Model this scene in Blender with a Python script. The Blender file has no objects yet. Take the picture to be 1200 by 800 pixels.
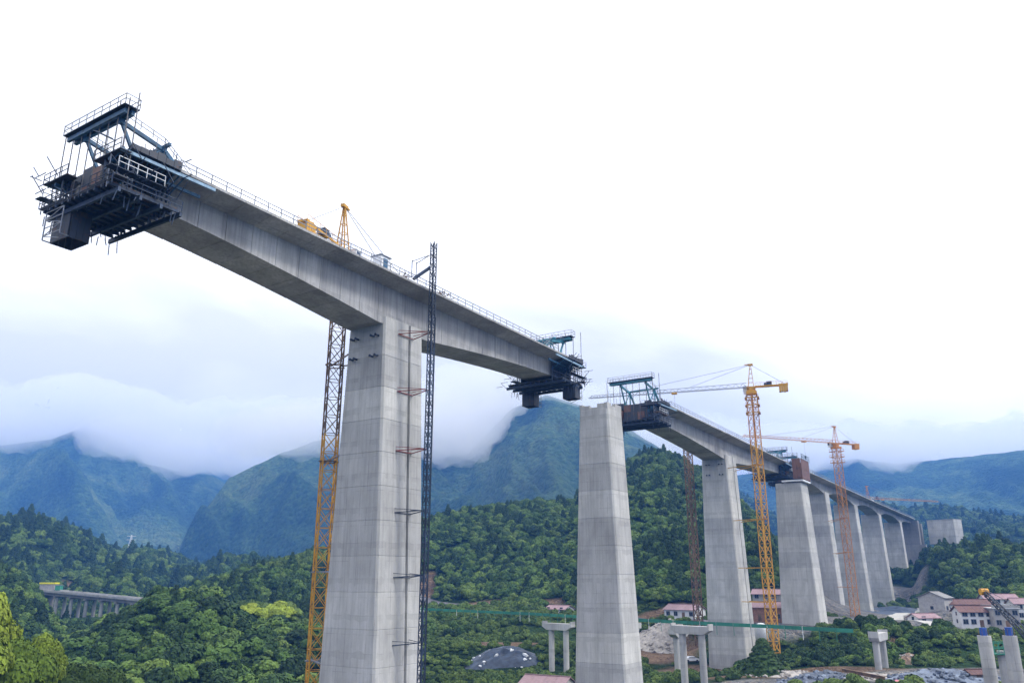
import bpy, math, random
import numpy as np
from mathutils import Vector, Matrix

SC = bpy.context.scene
COL = SC.collection
RND = random.Random(7)
R = math.radians

# ------------------------------------------------------------------ camera
F = 933.0            # focal length in photograph pixels (1200 wide)
PITCH = R(16.6)
CP, SP = math.cos(PITCH), math.sin(PITCH)
cam = bpy.data.cameras.new('camera')
cam.sensor_width = 36.0
cam.lens = F / 1200 * 36.0
cam.clip_start = 0.5
cam.clip_end = 40000
camo = bpy.data.objects.new('camera', cam)
camo.location = (0, 0, 0)
camo.rotation_euler = (R(90) + PITCH, 0, 0)
COL.objects.link(camo)
SC.camera = camo

# ------------------------------------------------------------------ world: bright overcast
W = bpy.data.worlds.new('World')
SC.world = W
W.use_nodes = True
nt = W.node_tree
for n in list(nt.nodes):
    nt.nodes.remove(n)
SUN_EL, SUN_AZ = R(48), R(100)     # azimuth measured from +Y towards +X


def N(t, k, **kw):
    n = t.nodes.new(k)
    for a, b in kw.items():
        setattr(n, a, b)
    return n


sky = N(nt, 'ShaderNodeTexSky')
sky.sky_type = 'NISHITA'
sky.sun_disc = False
sky.sun_elevation = SUN_EL
sky.sun_rotation = SUN_AZ
bg1 = N(nt, 'ShaderNodeBackground')
bg1.inputs['Strength'].default_value = 0.10
nt.links.new(sky.outputs[0], bg1.inputs['Color'])
tc = N(nt, 'ShaderNodeTexCoord')
mp = N(nt, 'ShaderNodeMapping')
mp.inputs['Scale'].default_value = (1.0, 1.0, 3.2)
mp.inputs['Location'].default_value = (3.7, 1.3, 0.4)
nt.links.new(tc.outputs['Generated'], mp.inputs['Vector'])
nz = N(nt, 'ShaderNodeTexNoise')
nz.inputs['Scale'].default_value = 1.6
nz.inputs['Detail'].default_value = 5
nz.inputs['Roughness'].default_value = 0.45
nz.inputs['Distortion'].default_value = 0.4
nt.links.new(mp.outputs[0], nz.inputs['Vector'])
cr = N(nt, 'ShaderNodeValToRGB')
cr.color_ramp.elements[0].position = 0.36
cr.color_ramp.elements[0].color = (0.60, 0.60, 0.59, 1)
cr.color_ramp.elements[1].position = 0.56
cr.color_ramp.elements[1].color = (1, 0.985, 0.965, 1)
nt.links.new(nz.outputs['Fac'], cr.inputs['Fac'])
sx = N(nt, 'ShaderNodeSeparateXYZ')
nt.links.new(tc.outputs['Generated'], sx.inputs[0])
low = N(nt, 'ShaderNodeValToRGB')          # the overcast is greyer towards the hills
low.color_ramp.elements[0].position = 0.10
low.color_ramp.elements[0].color = (0.84, 0.82, 0.79, 1)
low.color_ramp.elements[1].position = 0.42
low.color_ramp.elements[1].color = (1, 1, 1, 1)
e_ = low.color_ramp.elements.new(0.24)
e_.color = (0.88, 0.875, 0.86, 1)
nt.links.new(sx.outputs['Z'], low.inputs['Fac'])
ml = N(nt, 'ShaderNodeMix', data_type='RGBA', blend_type='MULTIPLY')
ml.inputs[0].default_value = 1.0
nt.links.new(cr.outputs[0], ml.inputs[6])
nt.links.new(low.outputs[0], ml.inputs[7])
bg2 = N(nt, 'ShaderNodeBackground')
bg2.inputs['Strength'].default_value = 2.4
nt.links.new(ml.outputs[2], bg2.inputs['Color'])
mx = N(nt, 'ShaderNodeMixShader')
mx.inputs[0].default_value = 0.93       # cloud cover
nt.links.new(bg1.outputs[0], mx.inputs[1])
nt.links.new(bg2.outputs[0], mx.inputs[2])
wo = N(nt, 'ShaderNodeOutputWorld')
nt.links.new(mx.outputs[0], wo.inputs['Surface'])

sun = bpy.data.lights.new('sun', 'SUN')
sun.energy = 3.2
sun.angle = R(11)
sun.color = (1.0, 0.965, 0.91)
suno = bpy.data.objects.new('sun', sun)
suno.rotation_euler = Vector((-math.sin(SUN_AZ) * math.cos(SUN_EL), -math.cos(SUN_AZ) * math.cos(SUN_EL), -math.sin(SUN_EL))).to_track_quat('-Z', 'Y').to_euler()
suno.location = (60, -60, 300)
COL.objects.link(suno)

SC.view_settings.view_transform = 'Standard'
SC.view_settings.look = 'None'
SC.view_settings.exposure = 0.0
SC.view_settings.gamma = 1.0
SC.render.engine = 'CYCLES'
cy = SC.cycles
cy.use_adaptive_sampling = True
cy.adaptive_threshold = 0.02
cy.use_denoising = True
cy.max_bounces = 14
cy.diffuse_bounces = 3
cy.glossy_bounces = 2
cy.transmission_bounces = 2
cy.volume_bounces = 12
cy.transparent_max_bounces = 8
cy.caustics_reflective = False
cy.caustics_refractive = False


# ------------------------------------------------------------------ pixel rays -> place coordinates
def ray(px, py):
    u = (px - 600) / F
    v = (400 - py) / F
    return u, CP - v * SP, SP + v * CP


def slope(px, py):
    x, y, z = ray(px, py)
    return x / y, z / y


def at_y(px, py, Y):
    a, s = slope(px, py)
    return Vector((a * Y, Y, s * Y))


def at_z(px, py, z):
    a, s = slope(px, py)
    Y = z / s
    return Vector((a * Y, Y, z))


# ------------------------------------------------------------------ object helpers
def tag(o, label=None, cat=None, group=None, kind=None):
    if label:
        o['label'] = label
    if cat:
        o['category'] = cat
    if group:
        o['group'] = group
    if kind:
        o['kind'] = kind
    return o


def empty(name, loc, label=None, cat=None, group=None, rz=0.0):
    o = bpy.data.objects.new(name, None)
    o.empty_display_size = 1
    o.location = loc
    o.rotation_euler = (0, 0, rz)
    COL.objects.link(o)
    tag(o, label, cat, group)
    return o


class MB:
    """collects verts / faces"""
    def __init__(self):
        self.v = []
        self.f = []

    def add(self, vs, fs):
        k = len(self.v)
        self.v.extend([tuple(p) for p in vs])
        self.f.extend([tuple(k + i for i in f) for f in fs])
        return self

    def box(self, c, size, M=None):
        """axis box centred at c, optional 3x3 matrix for orientation"""
        hx, hy, hz = size[0] / 2, size[1] / 2, size[2] / 2
        vs = []
        for z in (-hz, hz):
            for x, y in ((-hx, -hy), (hx, -hy), (hx, hy), (-hx, hy)):
                p = Vector((x, y, z))
                if M is not None:
                    p = M @ p
                vs.append(p + Vector(c))
        return self.add(vs, [(3, 2, 1, 0), (4, 5, 6, 7), (0, 1, 5, 4), (1, 2, 6, 5), (2, 3, 7, 6), (3, 0, 4, 7)])

    def bar(self, a, b, w, h=None):
        """rectangular bar from a to b"""
        a, b = Vector(a), Vector(b)
        h = h or w
        d = b - a
        L = d.length
        if L < 1e-6:
            return self
        d.normalize()
        up = Vector((0, 0, 1)) if abs(d.z) < 0.95 else Vector((1, 0, 0))
        s = d.cross(up).normalized()
        u = s.cross(d).normalized()
        M = Matrix((s, d, u)).transposed()
        return self.box((a + b) / 2, (w, L, h), M)

    def tube(self, a, b, r, n=6, r2=None):
        a, b = Vector(a), Vector(b)
        r2 = r if r2 is None else r2
        d = (b - a)
        if d.length < 1e-6:
            return self
        d.normalize()
        up = Vector((0, 0, 1)) if abs(d.z) < 0.95 else Vector((1, 0, 0))
        s = d.cross(up).normalized()
        u = s.cross(d).normalized()
        vs = [a + (s * math.cos(2 * math.pi * i / n) + u * math.sin(2 * math.pi * i / n)) * r for i in range(n)]
        vs += [b + (s * math.cos(2 * math.pi * i / n) + u * math.sin(2 * math.pi * i / n)) * r2 for i in range(n)]
        fs = [(i, (i + 1) % n, n + (i + 1) % n, n + i) for i in range(n)]
        fs += [tuple(range(n - 1, -1, -1)), tuple(range(n, 2 * n))]
        return self.add(vs, fs)

    def loft(self, rings, cap=True):
        n = len(rings[0])
        vs = [p for r in rings for p in r]
        fs = []
        for k in range(len(rings) - 1):
            for i in range(n):
                j = (i + 1) % n
                fs.append((k * n + i, k * n + j, (k + 1) * n + j, (k + 1) * n + i))
        if cap:
            fs.append(tuple(range(n - 1, -1, -1)))
            fs.append(tuple((len(rings) - 1) * n + i for i in range(n)))
        return self.add(vs, fs)

    def mesh(self, name):
        me = bpy.data.meshes.new(name)
        me.from_pydata(self.v, [], self.f)
        me.update()
        return me

    def build(self, name, mat, parent=None, smooth=False, kind=None, label=None, world=True):
        """world: verts are in world coordinates, moved to the parent's frame"""
        if parent is not None and world:
            inv = parent_matrix(parent).inverted()
            self.v = [tuple(inv @ Vector(p)) for p in self.v]
        me = self.mesh(name)
        me.materials.append(mat)
        if smooth:
            me.polygons.foreach_set('use_smooth', [True] * len(me.polygons))
        o = bpy.data.objects.new(name, me)
        COL.objects.link(o)
        if parent is not None:
            o.parent = parent
        if kind:
            o['kind'] = kind
        if label:
            o['label'] = label
        return o


def parent_matrix(p):
    M = Matrix.LocRotScale(p.location, p.rotation_euler, p.scale)
    if p.parent is not None:
        return parent_matrix(p.parent) @ M
    return M


def copy_tree(o, parent=None):
    c = o.copy()
    COL.objects.link(c)
    c.parent = parent
    for ch in list(o.children):
        copy_tree(ch, c)
    return c


# ------------------------------------------------------------------ materials
MATS = {}


def principled(name):
    m = bpy.data.materials.new(name)
    m.use_nodes = True
    t = m.node_tree
    b = t.nodes['Principled BSDF']
    MATS[name] = m
    return m, t, b


def ramp(t, fac, stops):
    r = N(t, 'ShaderNodeValToRGB')
    e = r.color_ramp.elements
    while len(e) < len(stops):
        e.new(0.5)
    for i, (p, c) in enumerate(stops):
        e[i].position = p
        e[i].color = (*c, 1) if len(c) == 3 else c
    t.links.new(fac, r.inputs['Fac'])
    return r.outputs['Color']


def noise(t, vec, scale, detail=4, rough=0.55, dist=0.0):
    n = N(t, 'ShaderNodeTexNoise')
    n.inputs['Scale'].default_value = scale
    n.inputs['Detail'].default_value = detail
    n.inputs['Roughness'].default_value = rough
    n.inputs['Distortion'].default_value = dist
    t.links.new(vec, n.inputs['Vector'])
    return n.outputs['Fac']


def mapping(t, vec, scale=(1, 1, 1), loc=(0, 0, 0), rot=(0, 0, 0)):
    m = N(t, 'ShaderNodeMapping')
    m.inputs['Scale'].default_value = scale
    m.inputs['Location'].default_value = loc
    m.inputs['Rotation'].default_value = rot
    t.links.new(vec, m.inputs['Vector'])
    return m.outputs[0]


def mixc(t, fac, a, b, mode='MIX'):
    m = N(t, 'ShaderNodeMix', data_type='RGBA', blend_type=mode)
    for s, val in ((m.inputs[0], fac), (m.inputs[6], a), (m.inputs[7], b)):
        if hasattr(val, 'links') or isinstance(val, bpy.types.NodeSocket):
            t.links.new(val, s)
        elif isinstance(val, (int, float)):
            s.default_value = val
        else:
            s.default_value = (*val, 1)
    return m.outputs[2]


def math_n(t, op, a, b=None):
    m = N(t, 'ShaderNodeMath', operation=op)
    for s, val in zip(m.inputs, (a, b)):
        if val is None:
            continue
        if isinstance(val, bpy.types.NodeSocket):
            t.links.new(val, s)
        else:
            s.default_value = val
    return m.outputs[0]


def bump(t, b, h, strength=0.3, distance=0.05):
    n = N(t, 'ShaderNodeBump')
    n.inputs['Strength'].default_value = strength
    n.inputs['Distance'].default_value = distance
    t.links.new(h, n.inputs['Height'])
    t.links.new(n.outputs[0], b.inputs['Normal'])


def worldpos(t):
    return N(t, 'ShaderNodeNewGeometry').outputs['Position']


def concrete_mat(name, base, vary=0.18, streak=0.30, panel=1.25, line_k=0.7):
    m, t, b = principled(name)
    P = worldpos(t)
    oi = N(t, 'ShaderNodeObjectInfo')
    big = noise(t, mapping(t, P, (0.25, 0.25, 0.12)), 1.0, 5, 0.6, 0.3)
    st = noise(t, mapping(t, P, (2.6, 2.6, 0.10)), 1.0, 4, 0.6)          # vertical board and rain marks
    st2 = noise(t, mapping(t, P, (0.7, 0.7, 0.05)), 1.0, 3, 0.6)
    fine = noise(t, P, 5.0, 4, 0.7)
    lo = tuple(c * (1 - vary * 1.6) for c in base)
    hi = tuple(min(1, c * (1 + vary)) for c in base)
    c = ramp(t, big, [(0.3, lo), (0.7, hi)])
    c = mixc(t, ramp(t, st, [(0.44, (0, 0, 0)), (0.66, (streak, streak, streak))]), c, tuple(x * 0.45 for x in base))
    c = mixc(t, ramp(t, st2, [(0.5, (0, 0, 0)), (0.75, (0.35, 0.35, 0.35))]), c, tuple(min(1, x * 1.35) for x in base))
    c = mixc(t, ramp(t, fine, [(0.35, (0.25, 0.25, 0.25)), (0.6, (0, 0, 0))]), c, tuple(x * 0.7 for x in base))
    # lines left by the form panels, across and up
    def dot(vec, d):
        n_ = N(t, 'ShaderNodeVectorMath', operation='DOT_PRODUCT')
        t.links.new(vec, n_.inputs[0])
        n_.inputs[1].default_value = d
        return n_.outputs['Value']

    def line(coord, period, width):
        fr = math_n(t, 'FRACT', math_n(t, 'DIVIDE', coord, period))
        return math_n(t, 'LESS_THAN', fr, width)
    NN = N(t, 'ShaderNodeNewGeometry').outputs['Normal']
    dx, nx = (0.5452, 0.8383, 0), (0.8383, -0.5452, 0)
    onend = math_n(t, 'GREATER_THAN', math_n(t, 'ABSOLUTE', dot(NN, dx)), 0.6)
    la = mixc(t, onend, line(dot(P, dx), panel, 0.05), line(dot(P, nx), panel, 0.05))
    lines = math_n(t, 'MAXIMUM', la, line(dot(P, (0, 0, 1)), 2.3, 0.02))
    brk = noise(t, P, 0.6, 3, 0.6)
    lines = math_n(t, 'MULTIPLY', lines, ramp(t, brk, [(0.40, (0, 0, 0)), (0.62, (line_k, line_k, line_k))]))
    c = mixc(t, lines, c, tuple(x * 0.45 for x in base))
    wob = math_n(t, 'ADD', dot(P, (0, 0, 1)), math_n(t, 'MULTIPLY', brk, 1.2))
    band = math_n(t, 'LESS_THAN', math_n(t, 'FRACT', math_n(t, 'DIVIDE', wob, 4.6)), 0.16)
    c = mixc(t, math_n(t, 'MULTIPLY', band, ramp(t, st2, [(0.40, (0, 0, 0)), (0.60, (0.30, 0.30, 0.30))])), c, tuple(x * 0.5 for x in base))
    # each pour has its own tone
    tint = ramp(t, oi.outputs['Random'], [(0.0, (0.86, 0.86, 0.865)), (0.5, (1.0, 1.0, 1.0)), (1.0, (1.12, 1.11, 1.08))])
    c = mixc(t, 1.0, c, tint, 'MULTIPLY')
    t.links.new(c, b.inputs['Base Color'])
    b.inputs['Roughness'].default_value = 0.85
    b.inputs['Specular IOR Level'].default_value = 0.25
    bump(t, b, st, 0.25, 0.05)
    return m


def plain(name, col, rough=0.6, metal=0.0, vary=0.25, scale=3.0, spec=0.4, obj_vary=0.0):
    m, t, b = principled(name)
    P = worldpos(t)
    n = noise(t, P, scale, 4, 0.6)
    c = ramp(t, n, [(0.3, tuple(x * (1 - vary) for x in col)), (0.7, tuple(min(1, x * (1 + vary)) for x in col))])
    if obj_vary:
        oi = N(t, 'ShaderNodeObjectInfo')
        lo, hi = 1 - obj_vary, 1 + obj_vary
        c = mixc(t, 1.0, c, ramp(t, oi.outputs['Random'], [(0, (lo, lo, lo)), (1, (hi, hi, hi))]), 'MULTIPLY')
    t.links.new(c, b.inputs['Base Color'])
    b.inputs['Roughness'].default_value = rough
    b.inputs['Metallic'].default_value = metal
    b.inputs['Specular IOR Level'].default_value = spec
    return m


def rusty(name, paint, rust=(0.16, 0.06, 0.03), thr=0.55):
    m, t, b = principled(name)
    P = worldpos(t)
    n = noise(t, P, 0.8, 6, 0.7)
    c = ramp(t, n, [(thr - 0.06, paint), (thr + 0.05, rust)])
    t.links.new(c, b.inputs['Base Color'])
    b.inputs['Roughness'].default_value = 0.6
    return m


M_PIER = concrete_mat('pier_concrete', (0.49, 0.49, 0.475))
M_GIRD = concrete_mat('girder_concrete', (0.43, 0.43, 0.43), vary=0.22, streak=0.5, panel=0.9, line_k=0.45)
M_OLD = concrete_mat('weathered_concrete', (0.25, 0.25, 0.25), streak=0.4)
M_CAP = concrete_mat('pale_concrete', (0.44, 0.44, 0.43), streak=0.2)


def foliage_mat(name, stops, leaf_vary=0.35):
    m, t, b = principled(name)
    oi = N(t, 'ShaderNodeObjectInfo')
    P = worldpos(t)
    patch = noise(t, P, 0.018, 3, 0.6)
    f = math_n(t, 'ADD', math_n(t, 'MULTIPLY', oi.outputs['Random'], 0.62), math_n(t, 'MULTIPLY', patch, 0.5))
    c = ramp(t, f, stops)
    n = noise(t, P, 0.9, 3, 0.7)
    k0, k1 = 1 - leaf_vary, 1 + leaf_vary
    c = mixc(t, 1.0, c, ramp(t, n, [(0.3, (k0, k0, k0)), (0.7, (k1, k1, k1 * 0.9))]), 'MULTIPLY')
    t.links.new(c, b.inputs['Base Color'])
    b.inputs['Roughness'].default_value = 0.75
    b.inputs['Specular IOR Level'].default_value = 0.2
    return m


M_LEAF = foliage_mat('forest_foliage', [(0.15, (0.020, 0.045, 0.015)), (0.38, (0.038, 0.080, 0.020)), (0.60, (0.072, 0.135, 0.028)), (0.9, (0.125, 0.19, 0.04))])
M_LEAFD = foliage_mat('dark_foliage', [(0.15, (0.014, 0.034, 0.014)), (0.6, (0.028, 0.06, 0.020)), (0.9, (0.05, 0.095, 0.026))])
M_LEAFY = foliage_mat('yellow_green_foliage', [(0.1, (0.10, 0.17, 0.025)), (0.5, (0.20, 0.28, 0.035)), (0.9, (0.32, 0.38, 0.05))])
M_LEAFB = foliage_mat('bush_foliage', [(0.15, (0.035, 0.07, 0.02)), (0.5, (0.075, 0.125, 0.03)), (0.9, (0.13, 0.19, 0.045))])
M_BARK = plain('bark', (0.10, 0.075, 0.055), 0.9)


# ------------------------------------------------------------------ numpy noise
def hash2(ix, iy, seed):
    h = (ix.astype(np.int64) * 374761393 + iy.astype(np.int64) * 668265263 + seed * 69069) & 0xFFFFFFFF
    h = ((h ^ (h >> 13)) * 1274126177) & 0xFFFFFFFF
    return ((h ^ (h >> 16)) & 0xFFFFFF) / float(0xFFFFFF)


def vnoise(x, y, seed=0):
    ix, iy = np.floor(x), np.floor(y)
    fx, fy = x - ix, y - iy
    fx, fy = fx * fx * (3 - 2 * fx), fy * fy * (3 - 2 * fy)
    a, b = hash2(ix, iy, seed), hash2(ix + 1, iy, seed)
    c, d = hash2(ix, iy + 1, seed), hash2(ix + 1, iy + 1, seed)
    return (a * (1 - fx) + b * fx) * (1 - fy) + (c * (1 - fx) + d * fx) * fy


def fbm(x, y, oct=4, seed=0, ridged=False):
    s, amp, tot = 0, 1.0, 0
    for o in range(oct):
        n = vnoise(x, y, seed + o * 17)
        if ridged:
            n = 1 - np.abs(2 * n - 1)
        s = s + n * amp
        tot += amp
        amp *= 0.5
        x, y = x * 2.03 + 13.1, y * 2.03 + 7.7
    return s / tot


def ico_mesh_data(sub):
    import bmesh
    bm = bmesh.new()
    bmesh.ops.create_icosphere(bm, subdivisions=sub, radius=1)
    v = np.array([p.co[:] for p in bm.verts])
    f = [[q.index for q in fc.verts] for fc in bm.faces]
    bm.free()
    return v, f


# ------------------------------------------------------------------ terrain
CTRL = []


def cz(px, py, z):
    p = at_z(px, py, z)
    CTRL.append((p.x, p.y, z))


def cy_(px, py, Y):
    p = at_y(px, py, Y)
    CTRL.append((p.x, p.y, p.z))


for px, py in ((380, 707), (440, 709), (497, 712), (600, 716), (700, 722), (800, 726), (900, 729), (1000, 735)):
    cz(px, py, -12.8)
    p = at_z(px, py, -12.5)
    CTRL.append((p.x + 24, p.y + 26, -12.0))
    CTRL.append((p.x + 8, p.y + 9, -12.8))
for px, py, z in ((480, 760, -22), (520, 792, -25), (560, 755, -19), (600, 795, -24), (640, 755, -19), (660, 790, -24),
                  (760, 787, -24), (780, 765, -22), (820, 790, -24), (860, 786, -24), (930, 775, -21), (930, 792, -21),
                  (1000, 778, -20), (1000, 795, -20), (1080, 778, -20), (1080, 798, -20), (1180, 780, -20), (1180, 798, -20),
                  (700, 795, -24), (740, 775, -23)):
    cz(px, py, z)
for px, py, Y in ((1060, 739, 236), (1110, 740, 238), (1190, 742, 235), (1025, 729, 391), (1049, 713, 448), (1092, 690, 470),
                  (1065, 672, 512), (1080, 668, 520), (1070, 722, 330), (1040, 735, 300), (1110, 715, 300), (1180, 722, 300),
                  (75, 724, 452), (100, 724, 448), (125, 722, 442), (100, 745, 400), (900, 684, 350), (880, 690, 340), (905, 718, 300)):
    cy_(px, py, Y)
CTRL += [(-60, 95, -21), (-75, 130, -22), (-45, 110, -24), (0, 60, -40), (0, 110, -42), (30, 140, -38), (60, 120, -36), (90, 150, -26), (-20, 150, -38), (-60, 200, -30),
         (-120, 200, -28), (-30, 210, -30), (0, 185, -28), (-150, 300, -26), (-250, 450, -22), (-200, 430, -20), (-120, 420, -16), (-60, 420, -14),
         (-400, 700, -18), (-200, 800, -10), (0, 700, 0), (300, 700, 8), (600, 800, 10), (500, 450, 0), (250, 260, -14), (300, 180, -24), (200, 120, -34),
         (0, -200, -40), (300, -200, -30), (-300, 0, -35), (-500, 300, -10), (0, 1800, 0), (-1500, 1500, 5), (1500, 1500, 20), (0, 5000, 40), (-4000, 3000, 40), (4000, 3000, 40), (0, -4000, 20)]
CT = np.array(CTRL)


def base_height(X, Y):
    num = np.zeros_like(X)
    den = np.zeros_like(X)
    for x, y, z in CT:
        d2 = (X - x) ** 2 + (Y - y) ** 2 + 9.0
        w = 1.0 / d2 ** 1.75
        num += w * z
        den += w
    return num / den


# each ridge: crest as (pixel x, pixel y, distance), foot distance in front, depth behind, relief, tree allowance
RIDGES = [
    dict(n='near', crest=[(205, 700, 400), (240, 678, 430), (300, 655, 450), (372, 636, 470), (430, 622, 490), (500, 604, 520), (560, 590, 540), (620, 583, 560), (670, 581, 570), (700, 562, 580), (735, 536, 590), (772, 521, 590), (810, 540, 590), (870, 585, 560), (905, 625, 520), (950, 690, 470)],
         foot=[(200, 350), (370, 400), (497, 395), (600, 352), (800, 292), (900, 300), (950, 330)], back=300, amp=14, wl=110, tree=5),
    dict(n='knoll', crest=[(60, 790, 250), (110, 742, 285), (160, 716, 290), (195, 695, 285), (235, 694, 285), (268, 716, 290), (330, 727, 300), (400, 737, 305), (470, 748, 300), (500, 775, 290)],
         foot=[(60, 190), (500, 200)], back=90, amp=6, wl=40, tree=5),
    dict(n='left', crest=[(-250, 560, 850), (-60, 585, 880), (0, 604, 900), (40, 600, 920), (80, 614, 950), (130, 640, 1000), (200, 645, 1080), (240, 662, 1100), (290, 700, 1050)],
         foot=[(-250, 450), (0, 520), (150, 620), (290, 700)], back=300, amp=26, wl=150, tree=6),
    dict(n='left_low', crest=[(-250, 600, 470), (-40, 640, 480), (0, 652, 480), (32, 672, 470), (52, 700, 440), (72, 735, 420)],
         foot=[(-250, 280), (85, 330)], back=120, amp=8, wl=60, tree=5),
    dict(n='bump', crest=[(200, 690, 760), (225, 672, 780), (265, 648, 800), (310, 652, 800), (350, 665, 780), (400, 700, 740)],
         foot=[(200, 620), (400, 600)], back=200, amp=10, wl=80, tree=6),
    dict(n='mound', crest=[(66, 699, 600), (85, 684, 610), (108, 668, 620), (135, 664, 620), (165, 674, 610), (200, 699, 600)],
         foot=[(66, 540), (200, 540)], back=80, amp=4, wl=50, tree=2),
    dict(n='mount_left', crest=[(-500, 509, 3326), (-150, 524, 3234), (0, 521, 3141), (60, 514, 3141), (100, 499, 3141), (140, 517, 3095), (170, 542, 3049), (210, 551, 3049), (250, 557, 3049), (330, 609, 3049)],
         foot=[(-500, 1724), (0, 1954), (210, 2300), (330, 2645)], back=1500, amp=210, wl=300, tree=0),
    dict(n='mount_mid', crest=[(195, 652, 1850), (225, 616, 1924), (250, 585, 1961), (268, 560, 1998), (330, 530, 2035), (400, 506, 2072), (470, 500, 2072), (520, 515, 1998), (600, 560, 1924)],
         foot=[(195, 1870), (400, 1275), (600, 1275)], back=1200, amp=170, wl=190, tree=0),
    dict(n='mount_back', crest=[(150, 562, 3870), (230, 534, 3870), (300, 545, 3870), (400, 600, 3870)],
         foot=[(150, 3000), (400, 3000)], back=900, amp=60, wl=400, tree=0),
    dict(n='mount_peak', crest=[(425, 640, 1672), (470, 600, 1760), (520, 560, 1830), (565, 515, 1892), (600, 478, 1936), (640, 462, 1936), (680, 474, 1936), (730, 498, 1936), (790, 535, 1892), (860, 570, 1848), (930, 620, 1760)],
         foot=[(425, 1235), (600, 997), (930, 1235)], back=1200, amp=150, wl=190, tree=0),
    dict(n='mount_right', crest=[(650, 613, 3100), (720, 573, 3100), (850, 558, 3100), (950, 545, 3100), (1000, 537, 3100), (1050, 543, 3050), (1130, 535, 3000), (1200, 527, 2950), (1400, 503, 2900), (1600, 533, 2900)],
         foot=[(650, 2400), (1000, 2000), (1600, 1800)], back=1500, amp=130, wl=300, tree=0),
    dict(n='hill_right', crest=[(900, 610, 1500), (960, 588, 1500), (1010, 582, 1500), (1060, 594, 1450), (1100, 590, 1450), (1150, 600, 1400), (1200, 604, 1400), (1400, 590, 1350)],
         foot=[(900, 1000), (1400, 800)], back=500, amp=30, wl=160, tree=6),
    dict(n='spur_right', crest=[(1060, 690, 500), (1072, 662, 530), (1086, 640, 540), (1100, 634, 540), (1120, 637, 535), (1150, 627, 525), (1200, 631, 510), (1280, 622, 500), (1500, 600, 500)],
         foot=[(1060, 485), (1095, 475), (1125, 360), (1500, 300)], back=250, amp=9, wl=70, tree=6),
]


def az_of(px, py):
    x, y, z = ray(px, py)
    return math.atan2(x, y), z / math.hypot(x, y)


def ridge_heights(AZ, RR, base):
    H = base.copy()
    for k, r in enumerate(RIDGES):
        ca, ce, cd = [], [], []
        for px, py, d in r['crest']:
            a, e = az_of(px, py)
            ca.append(a)
            cd.append(d)
            ce.append(e * d - r['tree'])
        D = np.interp(AZ, ca, cd)
        Hc = np.interp(AZ, ca, ce)
        fa = [az_of(px, 690)[0] for px, _ in r['foot']]
        Df = np.interp(AZ, fa, [d for _, d in r['foot']])
        # spurs: the foot and slope wander with the position along the ridge
        lat = AZ * np.mean(cd)
        far_ = np.mean(cd) > 1700
        sp = fbm((lat + (0.45 * RR if far_ else 0)) / r['wl'] + 31 * k, RR / (r['wl'] * (5.0 if far_ else 3.0)), 4, 5 + k, True) - 0.55
        fine = fbm(lat / (r['wl'] * 0.28), RR / (r['wl'] * 0.5), 3, 55 + k) - 0.5
        q = np.clip((RR - Df) / np.maximum(D - Df, 1), 0, 1)
        qb = np.clip((D + r['back'] - RR) / r['back'], 0, 1)
        front = np.where(RR < D, q ** 1.12, qb * qb * (3 - 2 * qb))
        body = np.sin(np.clip(front, 0, 1) * math.pi)          # relief strongest mid-slope
        h = base + (Hc - base) * front + sp * r['amp'] * (0.07 + 1.35 * body ** 1.3) * (front > 0) * np.clip(front * 6, 0, 1) * np.clip((1.06 - front) * 6, 0.12, 1)
        h = h + fine * r['amp'] * 0.35 * body
        w = np.clip((AZ - ca[0]) / 0.02, 0, 1) * np.clip((ca[-1] - AZ) / 0.02, 0, 1)
        w = w * w * (3 - 2 * w)
        h = base + (h - base) * w
        H = np.maximum(H, np.where(front > 0, h, -1e9))
    return H


def terrain_z(X, Y):
    X = np.atleast_1d(np.asarray(X, float))
    Y = np.atleast_1d(np.asarray(Y, float))
    RR = np.hypot(X, Y)
    AZ = np.arctan2(X, Y)
    b = base_height(X, Y)
    b = b + (fbm(X / 14, Y / 14, 3, 3) - 0.5) * np.clip(RR / 250, 0.2, 3) * 1.0
    return ridge_heights(AZ, RR, b)


def tz(x, y):
    return float(terrain_z([x], [y])[0])


# polar sheet round the viewpoint, dense where the photograph looks
az = np.concatenate([np.linspace(-math.pi, R(-42), 60, endpoint=False), np.linspace(R(-42), R(42), 640, endpoint=False), np.linspace(R(42), math.pi, 60, endpoint=False)])
rr = np.concatenate([np.linspace(4, 140, 24, endpoint=False), np.geomspace(140, 640, 210, endpoint=False), np.geomspace(640, 5200, 230, endpoint=False), np.geomspace(5200, 12000, 10)])
nA, nR = len(az), len(rr)
GA, GR = np.meshgrid(az, rr)
GX, GY = GR * np.sin(GA), GR * np.cos(GA)
GZ = terrain_z(GX.ravel(), GY.ravel()).reshape(GX.shape)
verts = np.stack([GX.ravel(), GY.ravel(), GZ.ravel()], 1)
verts = np.vstack([verts, [[0, 0, GZ[0].mean()]]])
i = np.arange(nR - 1)[:, None] * nA
j = np.arange(nA)[None, :]
j2 = (j + 1) % nA
quads = np.stack([i + j, i + j2, i + nA + j2, i + nA + j], -1).reshape(-1, 4)[:, ::-1]
me = bpy.data.meshes.new('ground')
cap = np.array([[nR * nA, (k + 1) % nA, k] for k in range(nA)])[:, ::-1]
me.vertices.add(len(verts))
me.vertices.foreach_set('co', verts.ravel())
me.loops.add(quads.size + cap.size)
me.loops.foreach_set('vertex_index', np.concatenate([quads.ravel(), cap.ravel()]))
me.polygons.add(len(quads) + len(cap))
ls = np.concatenate([np.arange(len(quads)) * 4, quads.size + np.arange(len(cap)) * 3])
me.polygons.foreach_set('loop_start', ls)
me.polygons.foreach_set('use_smooth', np.ones(len(ls), bool))
me.update()
me.validate()

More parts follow.
